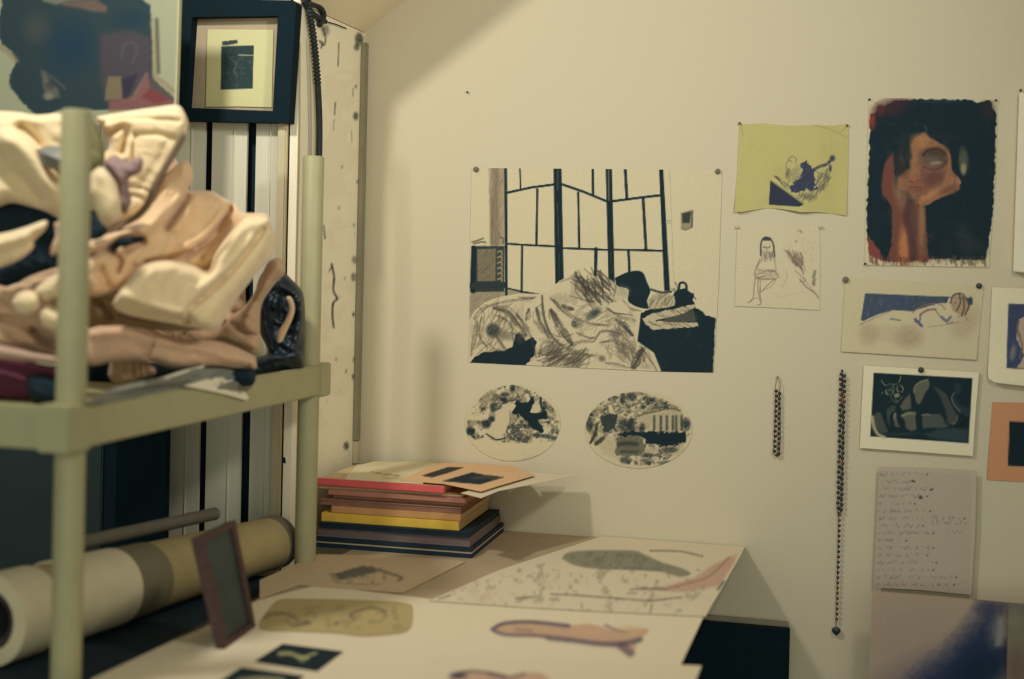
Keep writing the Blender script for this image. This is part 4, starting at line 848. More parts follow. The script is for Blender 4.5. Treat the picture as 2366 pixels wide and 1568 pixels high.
# ---- handwritten list
p = Paint(2015, 1070, 2275, 1385, (184, 170, 148), .8, O, k)
p.poly([(1140, 555), (1170, 558), (1160, 1160), (1130, 1160)], (192, 178, 150), .8, f=3); p.line([(690, 545), (1165, 560)], 16, (198, 184, 154), .6, f=6, sm=False)
def scrawl(x0, x1, y, amp, w, c, a):
    x = x0; up = 1; P = []
    while x < x1:
        P.append((x, y + amp * (-.5 + RNG.random()) * 1.5 * up)); x += 2.6 + RNG.random() * 4; up = -up
        if RNG.random() < .16:
            if len(P) > 1: p.line(P, w, c, a * (.6 + .4 * RNG.random()), f=1.1)
            P = []; x += 8 + RNG.random() * 8
    if len(P) > 1: p.line(P, w, c, a, f=1.1)
ends = [930, 870, 955, 930, 870, 945, 1110, 910, 960, 830, 960, 930, 975, 960, 1070, 1060]
for i, e_ in enumerate(ends):
    y = 572 + i * 35.5
    for s0 in range(0, 1): scrawl(697 - i * 1.2, e_ - 20, y, 13, 2.6, (116, 98, 96), .75)
    p.blob(e_ - 4, y + 2, 5, 4, (84, 70, 70), .8)
scrawl(950, 1120, 806, 16, 3, (104, 90, 92), .8); scrawl(1020, 1090, 850, 14, 2.6, (124, 106, 102), .6)
p.blob(895, 685, 9, 8, (66, 54, 54), .9); p.blob(857, 606, 6, 5, (76, 60, 58), .9); p.blob(945, 648, 6, 5, (76, 60, 58), .9)
pinned('handwritten_list', ZP([(692, 540), (930, 548), (1165, 560), (1158, 860), (1138, 1155), (900, 1132), (667, 1118), (680, 830)], O, k), p, 'pinkish white sheet with a long handwritten list in faint ink', 'paper', 2.0, .0006, lift=lambda a, b: .012 + .006 * np.clip((2080 - a) / 60, 0, 1))

# ---- blue and beige painting low at the right, a few centimetres clear of the wall
Yp = -.13
p = Paint(1960, 1320, 2460, 1720, (176, 156, 130), 2.0, O, k)
p.blob(860, 1380, 260, 200, (166, 146, 128), .7, 0, 1.2); p.blob(1000, 1560, 330, 120, (110, 98, 112), .8, -20, 1.4)
p.poly([(1200, 1188), (1300, 1188), (1260, 1290), (1250, 1400), (1330, 1400), (1230, 1560), (1100, 1760), (700, 1760), (860, 1560), (1010, 1440), (1110, 1320), (1190, 1240)], (46, 56, 84), f=60, rough=8); p.blob(1180, 1520, 160, 90, (24, 44, 66), .9, -35, 1); p.blob(1210, 1220, 60, 34, (72, 68, 92), .7, 0, 1)
p.poly([(1270, 1270), (1295, 1270), (1290, 1400), (1252, 1400)], (150, 150, 150), .75, f=8)
o = sheet('blue_painting', ZP([(662, 1140), (1000, 1168), (1330, 1198), (1330, 2300), (625, 2300), (650, 1400)], O, k), wallmap(Yp), NW, .018, p, 5)
tag(o, 'blue and beige abstract painting standing low against the wall at the right', 'painting')
p = Paint(2290, 1360, 2520, 1720, (126, 118, 96), 2.0, O, k)
p.blob(1340, 1230, 70, 30, (96, 96, 92), .7, 0, 1); p.blob(1350, 1260, 40, 50, (140, 132, 108), .6, 0, 1); p.blob(1360, 1500, 50, 90, (110, 84, 76), .6, 0, 1)
o = sheet('brown_painting', ZP([(1318, 1198), (1600, 1215), (1600, 2320), (1290, 2320)], O, k), wallmap(Yp - .04), NW, .018, p, 5)
tag(o, 'grey brown painting in the bottom right corner overlapping the blue one', 'painting')

# ------------------------------------------------------------------ bead necklaces hanging on the wall
bead_me = {}
def bead_mesh(m, r):
    if (m.name, r) not in bead_me:
        bm = bmesh.new(); bmesh.ops.create_uvsphere(bm, u_segments=14, v_segments=9, radius=r)
        for v in bm.verts: v.co.z *= .92
        for f in bm.faces: f.smooth = True
        me = bpy.data.meshes.new('bead'); bm.to_mesh(me); bm.free(); me.materials.append(m); bead_me[(m.name, r)] = me
    return bead_me[(m.name, r)]
def bead(n, x, y, m, r=.0042, Y=-.010):
    o = bpy.data.objects.new('bead', bead_mesh(m, r)); link(o, n); o.location = Vector(PY(x, y, Y).tolist()) - n.location
def string(n, L, m=M_gold, r=.0008, Y=-.010, nm='string'): return tube(nm, spline([PY(a, b, Y) for a, b in L], 6), r, m, n, seg=6)
n1 = empty('bead_bracelet', PY(1797, 876, -.006), 'short doubled string of dark beads hanging from a brass loop on the wall', 'necklace', 'bead strings on the wall')
string(n1, [(1797, 873), (1792, 890), (1793, 905)]); string(n1, [(1797, 873), (1803, 890), (1801, 905)]); string(n1, [(1793, 905), (1790, 1000), (1788, 1046), (1795, 1052), (1800, 1044), (1803, 1000), (1801, 905)], M_bead)
for i in range(13):
    y = 903 + i * 11.6; bead(n1, 1793.5 - i * .35 + (i % 2), y, M_bead); bead(n1, 1801.5 - i * .12 - (i % 3) * .5, y + 5.5, M_bead)
bead(n1, 1795, 1051, M_bead)
pin(1797, 871, 'tiny nail that holds the short bead string', .0028, M_gold, Y=-.004)
n2 = empty('bead_necklace', PY(1944, 862, -.006), 'long double strand of dark beads with a single tail and pendant', 'necklace', 'bead strings on the wall')
string(n2, [(1946, 858), (1941, 1000), (1936, 1176), (1938, 1182)], M_bead); string(n2, [(1946, 858), (1949, 1000), (1943, 1176), (1938, 1182)], M_bead); string(n2, [(1938, 1182), (1936, 1300), (1932, 1450)], M_bead)
for i in range(27):
    y = 864 + i * 11.9; m_b = M_bead if i % 5 else M_beadblue
    if i in (4, 5, 17): m_b = M_beadred
    if 18 < i: m_b = M_beadblue if i % 2 else M_bead
    bead(n2, 1944 - i * .27 - (i % 2) * 1.5, y, m_b, .0045); bead(n2, 1950.5 - i * .27 + (i % 2), y + 4, m_b, .0045)
for i in range(21):
    y = 1190 + i * 12.0; bead(n2, 1940 - i * .33, y, M_beadred if i > 12 or i < 2 else (M_beadblue if i % 3 == 0 else M_bead), .0038)
c = PY(1932, 1456, -.011)
bm = bmesh.new(); pr = [(.0, .009), (.004, .008), (.0095, .004), (.0105, 0), (.0085, -.005), (.004, -.009), (.0, -.012)]
rings = [[bm.verts.new((c[0] + max(r_, .0003) * math.cos(a), c[1] + max(r_, .0003) * .5 * math.sin(a), c[2] + h)) for a in np.linspace(0, 2 * math.pi, 18, endpoint=False)] for r_, h in pr]
for a, b in zip(rings[:-1], rings[1:]):
    for q in range(18): bm.faces.new((a[q], a[(q + 1) % 18], b[(q + 1) % 18], b[q]))
bmesh.ops.recalc_face_normals(bm, faces=bm.faces)
for v in bm.verts: v.co -= n2.location
me = bpy.data.meshes.new('pendant'); bm.to_mesh(me); bm.free(); me.materials.append(M_pindark); o = bpy.data.objects.new('pendant', me); link(o, n2)
pin(1946, 856, 'tiny nail that holds the long bead strand', .003, M_pindark, Y=-.004)

# ------------------------------------------------------------------ black frame with a small print, hung on the boards
DF = .034
def fpt(x, y, d): return PY(x, y, YB - .003 - d)
bf = empty('framed_print', fpt(555, 140, 0), 'black box frame with a small dark print on cream paper, hung on the boards', 'picture frame')
oc = [(429, 2), (696, 10), (680, 285), (414, 252)]; ic = [(459, 45), (656, 41), (643, 260), (446, 251)]
oc = [(429, 2), (697, 10), (681, 286), (424, 280)]; ic = [(459, 46), (656, 42), (644, 260), (446, 252)]
rc = [(429, 3), (440, 1), (690, 7), (698, 14), (680, 287), (440, 282), (418, 262), (414, 248)]
ri_ = [(459, 46), (461, 45), (655, 42), (656, 43), (644, 260), (450, 252.5), (447, 252), (446, 251)]
V = []; n = len(rc)
for d, L in ((DF, rc), (DF, ri_), (0, ri_), (0, rc)): V += [fpt(x, y, 0) + np.array([0, -d, 0]) for x, y in L]
Fc = []
for i in range(4):
    for q in range(n): Fc.append((i * n + q, i * n + (q + 1) % n, ((i + 1) % 4) * n + (q + 1) % n, ((i + 1) % 4) * n + q))
o = mesh_obj('frame_border', V, Fc, M_black, bf); bm = bmesh.new(); bm.from_mesh(o.data); bmesh.ops.recalc_face_normals(bm, faces=bm.faces); bm.to_mesh(o.data); bm.free()
sheet('backing_mat', np.array([(455, 40), (662, 36), (650, 266), (440, 258)], float), lambda a, b: fpt(a, b, .004), NW, .002, None, 8, parent=bf, m=mat('taupe_mat', (176, 158, 128), .85, .04))
pp = Paint(470, 55, 645, 265, (206, 200, 146), 1.0)
pp.poly([(512, 107), (587, 105), (584, 205), (510, 207)], (44, 62, 62)); pp.poly([(513, 96), (548, 92), (551, 100), (533, 103), (515, 105)], (58, 68, 64), rough=1)
pp.line([(552, 127), (585, 128)], 2.5, (176, 172, 130), .9); pp.line([(534, 135), (546, 150), (540, 165), (548, 175)], 3, (110, 116, 100), .5); pp.line([(516, 107), (550, 105)], 2, (150, 150, 120), .7)
pp.speck([(512, 107), (587, 105), (584, 205), (510, 207)], (84, 96, 88), 6, .6, .5, 5)
sheet('small_print', np.array([(480, 68), (632, 69), (628, 248), (550, 246), (476, 247)], float), lambda a, b: fpt(a, b, .008), NW, .001, pp, 2, parent=bf)

# ------------------------------------------------------------------ drawings lying on the table
O, k = (700, 1030), 2.232
def tmap(z): return lambda a, b: (lambda w: np.stack([w[:, 0], np.minimum(w[:, 1], -.004), w[:, 2]], 1))(PZ(a, b, z))
def laid(name, P, z, paint, label, cat='drawing', step=3, smp=False, lift=None, th=.0005):
    return tag(sheet(name, P, tmap(z), (0, 0, 1), th, paint, step, smp=smp, lift=lift), label, cat, 'works on paper laid out on the table')
TP = (224, 208, 174)
p = Paint(120, 1330, 1700, 1760, TP, 2.5, O, k)
FL = (196, 158, 128); VI = (84, 74, 92)
p.poly([(975, 945), (1040, 915), (1150, 905), (1370, 925), (1480, 920), (1600, 950), (1780, 945), (1730, 1010), (1690, 1085), (1610, 1040), (1420, 1010), (1280, 990), (1160, 980), (1040, 975)], FL, .9, sm=True, f=3)
for q, w, a in [([(975, 945), (1040, 915), (1180, 908), (1370, 928)], 18, .85), ([(985, 955), (1050, 975), (1180, 978), (1260, 985)], 16, .8), ([(1265, 990), (1400, 1005), (1540, 1022), (1650, 1020), (1740, 1000)], 26, .75), ([(1560, 925), (1620, 950), (1680, 962)], 10, .8), ([(1640, 1030), (1690, 1070)], 44, .6), ([(1100, 950), (1180, 955)], 12, .4)]: p.line(q, w, VI, a, f=4, grain=.15)
p.blob(1480, 950, 90, 22, (206, 168, 134), .8); p.blob(1690, 950, 60, 22, (206, 178, 132), .7)
laid('figure_drawing', np.array([(212, 1568), (400, 1480), (480, 1446), (600, 1386), (730, 1352), (1000, 1384), (1300, 1380), (1645, 1384), (1573, 1535), (1545, 1620), (1400, 1700), (130, 1700)], float), .7510, p, 'large white sheet with a long violet outlined reclining figure, spread over the table front')
p = Paint(600, 1250, 1080, 1400, (196, 172, 138), 2, O, k)
p.poly([(150, 660), (230, 640), (300, 620), (370, 630), (380, 650), (280, 675), (190, 690)], (92, 92, 82), .9, f=4, rough=3); p.line([(360, 630), (440, 655), (510, 680), (490, 695)], 12, (110, 100, 82), .8, f=3); p.line([(150, 660), (180, 700), (260, 712), (400, 715)], 9, (150, 132, 106), .6, f=4); p.speck([(120, 640), (400, 620), (520, 690), (300, 720), (150, 710)], (130, 118, 96), 30, .55, .5, 80)
p.poly([(-80, 735), (130, 738), (420, 765), (330, 790), (0, 775), (-130, 790)], (212, 192, 152), .8, f=10)
laid('small_sketch', np.array([(735, 1280), (880, 1283), (1050, 1292), (1075, 1298), (930, 1370), (690, 1352), (600, 1384), (600, 1340)], float), .7518, p, 'pinkish beige sheet with a small grey scribbled sketch, in front of the book stack')
p = Paint(930, 1210, 1760, 1450, (216, 201, 168), 2, O, k)
p.poly([(1335, 580), (1370, 550), (1500, 538), (1700, 540), (1760, 560), (1850, 600), (1950, 630), (2000, 660), (1940, 675), (1850, 650), (1700, 640), (1520, 635), (1400, 615)], (132, 130, 108), .9, f=5, sm=True)
p.speck([(1335, 580), (1500, 538), (1760, 560), (2000, 660), (1850, 650), (1520, 635)], (104, 104, 90), 26, .5, .5, 91)
p.poly([(2235, 560), (2225, 600), (2150, 720), (1980, 755), (1750, 745), (1900, 715), (2020, 680), (2120, 610)], (186, 146, 124), .7, f=8); p.line([(2200, 575), (2080, 680), (1900, 730)], 12, (164, 120, 106), .6, f=4); p.line([(2170, 700), (2140, 740)], 12, (90, 84, 76), .7, f=3)
p.speck([(680, 780), (900, 620), (1300, 600), (2200, 640), (2050, 900), (1700, 880), (1200, 850)], (132, 122, 100), 30, .60, .5, 93, .1); p.speck([(700, 790), (1100, 640), (2100, 700), (2000, 880), (1200, 840)], (190, 158, 132), 70, .6, .3, 94, .14)
for q in ([(1280, 765), (1400, 770), (1600, 785), (1790, 800)], [(1100, 785), (1180, 780)], [(1690, 740), (1800, 735), (1880, 740)], [(1790, 800), (1950, 780)], [(900, 640), (950, 632)], [(1310, 860), (1350, 855)], [(840, 820), (900, 822)], [(700, 790), (760, 770)], [(1790, 540), (1950, 545), (2060, 570)], [(1800, 820), (1790, 860)]): p.line(q, 10, (110, 98, 86), .65, f=3, grain=.3)
laid('patterned_drawing', np.array([(1392, 1238), (1550, 1246), (1724, 1257), (1712, 1282), (1664, 1366), (1648, 1392), (1630, 1424), (1300, 1408), (990, 1388), (1150, 1318)], float), .7530, p, 'speckled sheet with a grey blot and red sweep, back right of the table', step=2.5)
p = Paint(570, 1360, 980, 1490, (178, 158, 108), 2, (500, 1300), 2.957)
DG = (112, 98, 80)
for q, w, a in [([(290, 390), (380, 350), (460, 345), (530, 370), (560, 400)], 20, .7), ([(520, 430), (570, 425), (630, 410)], 22, .8), ([(600, 400), (635, 415)], 22, .7), ([(910, 360), (960, 330), (1060, 310), (1160, 330)], 16, .75), ([(920, 360), (940, 385)], 30, .7), ([(1040, 400), (1120, 400), (1150, 370)], 10, .5), ([(1130, 330), (1160, 360)], 26, .5), ([(810, 415), (830, 410)], 26, .7), ([(480, 400), (510, 430)], 12, .6)]: p.line(q, w, DG, a, f=4, grain=.2)
p.speck([(320, 300), (1300, 280), (1300, 470), (320, 440)], (140, 122, 84), 50, .56, .5, 97)
laid('olive_print', ZP([(300, 400), (370, 300), (440, 250), (600, 245), (900, 252), (1180, 262), (1310, 280), (1340, 310), (1335, 420), (1290, 470), (1180, 488), (1000, 500), (820, 480), (560, 468), (320, 455)], (500, 1300), 2.957), .7525, p, 'olive rounded print with faint grey curls, left of the violet figure', 'print', step=3, smp=True)
for nm, P, lab, zz2 in (('black', [(452, 553), (865, 606), (690, 738), (262, 672)], 'black photo card with a pale wing shape, in front of the olive print', .7526), ('black', [(170, 715), (600, 772), (430, 905), (-30, 840)], 'black photo card cut by the bottom edge of the view', .7526)):
    p = Paint(470, 1470, 830, 1640, (22, 40, 46), 1.5, (500, 1300), 2.957)
    if 'wing' in lab:
        for q, w in [([(430, 622), (500, 620), (560, 640), (620, 650)], 26), ([(600, 655), (640, 630), (680, 618)], 18), ([(560, 650), (590, 675)], 16)]: p.line(q, w, (186, 180, 118), .85, f=4)
    else: p.poly([(150, 790), (300, 775), (470, 790), (380, 860), (120, 850)], (150, 140, 100), .9, f=5, sm=True)
    laid('photo_card', ZP(P, (500, 1300), 2.957), zz2, p, lab, 'photo', 2.5)
p = Paint(880, 1500, 1720, 1720, (222, 206, 172), 2, O, k)
p.poly([(770, 1180), (840, 1160), (1000, 1172), (1060, 1185), (1150, 1170), (1240, 1178), (1260, 1260), (760, 1260)], (196, 158, 130), .9, f=3, sm=True); p.blob(800, 1185, 42, 16, (60, 60, 70), .85); p.line([(770, 1180), (850, 1162), (960, 1170), (1050, 1190)], 12, (84, 74, 80), .8, f=3); p.line([(960, 1180), (1060, 1195), (1140, 1175)], 16, (120, 98, 92), .7, f=3)
laid('front_drawing', np.array([(1010, 1512), (1300, 1524), (1621, 1538), (1600, 1590), (1560, 1700), (880, 1700), (930, 1600)], float), .7522, p, 'white sheet with a warm toned figure, cut by the bottom edge of the view')
# ------------------------------------------------------------------ heap of clothes on the shelf
def YX(x, X=-1.34, y=600): return float(np.clip(PX(x, y, X)[1], -1.43, -.56))
Z2 = lambda L: [(a / 3.015, 240 + b / 3.015) for a, b in L]
Z3 = lambda L: [(a / 2.751, 600 + b / 2.751) for a, b in L]
GH = 'clothes and cloths heaped on the shelf'
def heap(name, P, Y, T, m, label, cat='cloth', folds=(), z=2, **k):
    f = Z2 if z == 2 else Z3
    sc = 1 / (3.015 if z == 2 else 2.751)
    o = cloth(name, f(P), Y, T, m, [(f(q), w * sc, a) for q, w, a in folds], **k)
    return tag(o, label, cat, GH)
# painting standing behind the heap
p = Paint(-70, -60, 450, 290, (150, 152, 122), 2.0, (0, 0), 5.227)
p.poly([(40, -200), (60, 90), (20, 230), (30, 450), (60, 530), (180, 640), (250, 750), (180, 850), (140, 980), (180, 1080), (300, 1230), (400, 1340), (470, 1390), (600, 1385), (760, 1340), (1340, 1330), (1350, 1330), (2130, 1290), (2140, 1210), (1880, 950), (1860, 300), (1850, 90), (1780, 20), (1300, -200)], (42, 58, 62), f=4, rough=2)
p.poly([(500, -200), (560, 30), (720, 70), (900, 20), (1300, -10), (1340, -200)], (118, 118, 94), .8, f=8); p.poly([(780, 40), (950, 20), (1200, 10), (1330, 90), (1320, 160), (1150, 150), (1000, 110), (800, 80)], (104, 84, 72), .9, f=8)
p.poly([(1230, 420), (1600, 380), (1860, 460), (1880, 950), (1900, 1270), (1340, 1310), (1250, 1000)], (72, 64, 68), .85, f=14); p.poly([(1340, 930), (1500, 930), (1520, 1100), (1510, 1210), (1300, 1220), (1310, 1100)], (116, 104, 78), .9, f=5)
p.poly([(1500, 960), (1700, 900), (1620, 1100), (1560, 1210), (1520, 1200)], (48, 44, 60), .9, f=6); p.poly([(1350, 1230), (1620, 1180), (1820, 900), (1860, 1080), (2130, 1210), (2130, 1290), (1350, 1350)], (124, 84, 76), .9, f=7); p.poly([(1740, 1180), (1850, 1070), (2120, 1210), (1900, 1260)], (112, 56, 58), .9, f=8)
p.poly([(1870, 960), (2120, 1170), (2130, 1215), (1840, 1080)], (84, 74, 70), .9, f=5); p.line([(1860, 260), (1890, 500), (1890, 900), (1920, 940)], 34, (150, 136, 104), .8, f=5); p.line([(1900, 930), (2010, 1010), (2130, 1110)], 50, (136, 120, 94), .8, f=6); p.line([(1925, 250), (1945, 880)], 46, (78, 76, 64), .8, f=6); p.line([(1800, 900), (1700, 1080), (1640, 1200)], 40, (120, 96, 90), .7, f=6)
p.line([(1500, 700), (1530, 560), (1620, 520), (1690, 600), (1640, 760)], 26, (92, 82, 80), .6, f=6); p.blob(880, 560, 260, 280, (26, 52, 68), .8, 0, 1.2); p.blob(480, 350, 150, 150, (72, 74, 68), .6, 30, 1.2); p.blob(1600, 240, 200, 100, (28, 52, 62), .7, 0, 1)
p.poly([(530, 850), (600, 880), (640, 1000), (740, 1080), (760, 1180), (600, 1210), (560, 1060)], (102, 100, 84), .75, f=8); p.blob(620, 1170, 60, 40, (128, 124, 100), .8); p.line([(640, 920), (760, 1020), (820, 1080)], 30, (88, 84, 76), .7, f=6); p.blob(640, 1040, 50, 40, (58, 58, 54), .7)
p.line([(2195, -100), (2180, 600), (2150, 1260)], 28, (186, 178, 134), .95, f=3, sm=False); p.line([(20, 560), (150, 650), (240, 740)], 60, (128, 112, 84), .6, f=8)
o = sheet('figure_painting', np.array([(-70, -60), (427, -60), (421, 0), (412, 290), (-70, 290)], float), wallmap(-.66), NW, .012, p, 3, smp=False)
tag(o, 'dark blue and maroon figure painting standing behind the heap of clothes', 'painting')

# body of the heap
heap('piled_laundry', [(660, 700), (680, 500), (760, 380), (1100, 300), (1250, 420), (1330, 620), (1560, 760), (1680, 900), (1700, 1200), (1720, 1500), (1740, 2000), (1300, 2010), (660, 2000)], -.78, .05, M_tan, 'tan laundry at the back of the heap, mostly covered by other clothes', folds=[([(700, 900), (900, 700), (1000, 500)], 60, .03)], wr=.03, R=60, step=8)
heap('dark_filler', [(-80, 640), (150, 680), (300, 700), (460, 740), (680, 760), (720, 1000), (560, 1180), (400, 1240), (150, 1240), (-80, 1250)], -1.16, .04, M_darkcloth_shade, 'black cloth filling the dark hollow in the heap left of the near pole', folds=[([(200, 900), (300, 1100)], 40, .02)], wr=.01)  # dark body fills the hollow left of the near pole
heap('cream_sheet', [(-80, 45), (120, 55), (260, 75), (430, 65), (560, 100), (660, 200), (650, 420), (560, 560), (470, 660), (440, 800), (300, 745), (100, 690), (-80, 672)], -1.20, .05, M_cream, 'large cream sheet bulging at the top left of the heap', folds=[([(-40, 230), (120, 280), (260, 420), (420, 640)], 95, .045), ([(150, 160), (260, 260), (340, 420), (420, 520)], 34, -.035), ([(-60, 430), (120, 520), (280, 660)], 60, -.02), ([(0, 120), (240, 110), (420, 100)], 40, .015)], R=50)
heap('grey_cloth', [(250, 320), (340, 290), (450, 300), (560, 330), (560, 470), (440, 500), (380, 460), (300, 430)], -1.27, .03, M_greypl, 'small grey cloth tucked under the cream sheet by the near pole', folds=[([(280, 340), (440, 400)], 22, .012)], R=25)
heap('olive_cloth', [(560, 130), (640, 100), (690, 200), (725, 300), (720, 430), (640, 480), (560, 480)], -1.22, .03, M_green, 'olive green cloth just right of the near pole, under the top trousers', R=25)
heap('folded_trousers', [(660, 88), (900, 50), (1100, 20), (1235, 8), (1285, 60), (1312, 140), (1290, 220), (1225, 350), (1160, 470), (1095, 570), (1045, 690), (960, 780), (800, 870), (620, 940), (600, 800), (720, 560), (700, 380), (760, 300), (720, 190)], -1.12, .05, M_cream, 'cream trousers folded on the very top of the heap', 'trousers',
     folds=[([(700, 140), (900, 105), (1240, 120)], 14, -.008), ([(950, 215), (1080, 210), (1215, 240)], 14, -.012), ([(770, 210), (850, 165), (885, 200), (860, 330)], 26, -.03), ([(945, 220), (925, 320), (940, 420)], 18, -.012), ([(900, 260), (880, 380)], 22, .014), ([(1290, 230), (1180, 420), (1060, 600)], 26, .014), ([(880, 570), (960, 580), (1050, 610)], 14, -.010), ([(890, 630), (960, 640), (1030, 680)], 14, -.010), ([(700, 100), (780, 220)], 30, .014), ([(1180, 250), (1080, 430), (980, 560)], 30, -.006)], wr=.004, R=30, step=4)
o = heap('seam_strip', [(1270, 180), (1290, 240), (1230, 350), (1165, 470), (1100, 590), (1060, 700), (985, 790), (880, 850), (780, 905), (770, 880), (880, 810), (965, 740), (1020, 660), (1050, 570), (1130, 430), (1210, 290)], -1.22, .012, M_leg, 'dark brown strip along the dark seam between the top trousers and the beige jacket', 'strap', wr=.001, R=10, step=3)  # strip marks the dark seam between trousers and jacket
heap('lilac_cloth', [(720, 400), (800, 355), (880, 400), (985, 370), (985, 470), (895, 530), (915, 680), (870, 770), (830, 700), (815, 560), (740, 460)], -1.26, .022, M_lilac, 'small lilac cloth showing below the top trousers', folds=[([(760, 400), (850, 560), (870, 700)], 20, .01)], R=18, step=4)
heap('cream_pouch', [(636, 480), (690, 440), (750, 470), (810, 580), (842, 690), (820, 800), (740, 850), (690, 800), (640, 690), (600, 600)], -1.34, .04, M_cream, 'small rounded cream pouch right of the near pole', 'pouch', wr=.002, R=30, step=4)
heap('cotton_jacket', [(600, 960), (800, 880), (960, 790), (1060, 680), (1120, 540), (1165, 480), (1280, 395), (1330, 430), (1345, 520), (1310, 600), (1400, 605), (1480, 610), (1540, 645), (1640, 700), (1700, 755), (1860, 765), (1870, 850), (1800, 1000), (1700, 1130), (1450, 1200), (1250, 1150), (1000, 1180), (820, 1300), (600, 1320)], -1.05, .07, M_beige, 'beige cotton jacket with long creases across the middle of the heap', 'jacket',
     folds=[([(1330, 1020), (1500, 860), (1620, 740)], 12, -.018), ([(620, 1060), (760, 990), (860, 960)], 16, -.035), ([(1310, 640), (1250, 740), (1160, 870)], 18, -.035), ([(1360, 650), (1300, 760), (1230, 870)], 30, .016), ([(1160, 490), (1230, 440), (1290, 420)], 12, -.016), ([(1620, 700), (1520, 870), (1430, 970), (1290, 1040), (1030, 1100)], 26, -.055), ([(1590, 830), (1480, 970), (1410, 1060)], 18, -.02), ([(1540, 760), (1440, 890), (1300, 980)], 34, .02), ([(640, 980), (800, 930), (980, 880)], 30, .02), ([(780, 1000), (860, 940), (990, 930)], 24, -.05), ([(640, 1060), (760, 1020), (850, 1080), (830, 1160)], 20, -.03), ([(880, 1040), (960, 980), (1010, 960)], 16, -.03), ([(1290, 450), (1260, 620), (1120, 800), (1000, 880)], 36, .018), ([(1340, 1000), (1140, 1050), (960, 1090)], 20, .014), ([(720, 1150), (760, 1260)], 30, -.02)], wr=.011, wdir=-52, ws=34, R=34, step=3.5, slope=(.09, 0))
heap('brown_trousers', [(600, 1130), (760, 1180), (860, 1240), (960, 1280), (1200, 1350), (1480, 1480), (1500, 1560), (1250, 1580), (900, 1560), (700, 1540), (600, 1530)], -1.06, .05, M_tan, 'tan brown trousers crushed below the beige jacket', 'trousers', folds=[([(660, 1240), (700, 1380), (780, 1480)], 30, -.03), ([(740, 1200), (800, 1330)], 24, .02), ([(860, 1460), (1100, 1520), (1350, 1560)], 24, -.03)], wr=.012, R=40)
heap('canvas_cloth', [(840, 1290), (950, 1165), (1050, 1105), (1200, 1088), (1340, 1120), (1450, 1165), (1500, 1040), (1600, 900), (1700, 800), (1850, 785), (1890, 840), (1900, 960), (1870, 1060), (1760, 1200), (1600, 1400), (1500, 1545), (1440, 1570), (1200, 1530), (900, 1470), (790, 1400)], -1.12, .075, M_cream, 'bright cream folded canvas cloth at the front of the heap', 'cloth',
     folds=[([(830, 1310), (1000, 1360), (1200, 1430), (1330, 1440)], 30, .012), ([(820, 1400), (1050, 1470), (1320, 1520)], 40, -.03), ([(1830, 880), (1640, 1120), (1480, 1290), (1330, 1420), (1310, 1520)], 20, -.03), ([(1640, 900), (1540, 1080), (1440, 1260)], 50, .014), ([(1750, 950), (1560, 1180)], 30, .012), ([(1450, 1170), (1380, 1240)], 24, -.008)], wr=.004, wdir=-50, R=26, step=4, slope=(.09, 0))
heap('rolled_cloth', [(1850, 850), (1905, 880), (1925, 960), (1900, 1060), (1800, 1170), (1700, 1290), (1600, 1430), (1540, 1540), (1470, 1580), (1400, 1570), (1370, 1490), (1440, 1370), (1560, 1230), (1700, 1060), (1790, 930)], -1.06, .05, M_cream, 'pale cream cloth rolled along the right edge of the bright canvas cloth', 'cloth', folds=[([(1860, 900), (1660, 1180), (1440, 1480)], 30, .014), ([(1890, 1000), (1700, 1240)], 14, -.006)], wr=.003, R=24, step=4, slope=(.09, 0))
heap('beige_shirt', [(1360, 500), (1450, 380), (1560, 290), (1625, 190), (1700, 20), (1780, -10), (1810, 80), (1740, 160), (1660, 300), (1655, 540), (1650, 590), (1590, 600), (1480, 560)], -.84, .04, M_tan, 'tan shirt squeezed between the cream canvas cloth and the black jacket', 'shirt', z=3, folds=[([(1470, 400), (1560, 460), (1650, 480)], 12, -.02), ([(1600, 300), (1560, 400)], 24, .012), ([(1400, 520), (1560, 560), (1690, 590)], 12, -.014)], wr=.006, R=26, step=4)
heap('leather_jacket', [(1615, 230), (1650, 110), (1700, 60), (1790, 70), (1860, 130), (1915, 190), (1935, 260), (1940, 420), (1935, 660), (1900, 690), (1700, 735), (1600, 760), (1590, 640), (1700, 590), (1650, 460), (1610, 320)], -.66, .045, M_leather, 'shiny black leather jacket at the right end of the heap by the far pole', 'jacket', z=3, folds=[([(1720, 130), (1760, 220), (1740, 300)], 20, .02), ([(1660, 180), (1680, 350), (1720, 560)], 24, .02), ([(1750, 200), (1850, 240), (1880, 330), (1840, 460)], 14, -.02), ([(1900, 260), (1900, 420), (1860, 560)], 24, .02), ([(1620, 650), (1750, 620), (1900, 600)], 16, .016)], wr=.014, ws=24, R=26, step=4, slope=(.06, 0))
st = cloth('belt', Z3([(1815, 235), (1850, 235), (1872, 290), (1868, 350), (1830, 440), (1790, 520), (1762, 520), (1775, 450), (1815, 380), (1838, 320), (1836, 280)]), -.765, .006, M_beige, R=5, step=2.5, wr=.0005); tag(st, 'narrow beige belt curling over the black leather jacket', 'belt', GH)
heap('pink_trousers', [(560, 440), (700, 418), (850, 425), (1000, 470), (1200, 505), (1400, 520), (1600, 600), (1628, 640), (1610, 700), (1400, 680), (1250, 690), (1100, 690), (950, 650), (720, 650), (560, 660)], -1.12, .045, M_pinkb, 'pinkish beige trousers lying flat along the bottom of the heap', 'trousers', z=3, folds=[([(985, 480), (960, 560), (920, 640)], 16, -.02), ([(620, 470), (800, 460), (960, 500)], 40, .015), ([(1010, 520), (1250, 560), (1590, 650)], 30, .012), ([(1250, 540), (1230, 600)], 14, -.008), ([(1580, 610), (1570, 680)], 10, -.01)], wr=.004, R=24, step=4, slope=(.11, 0))
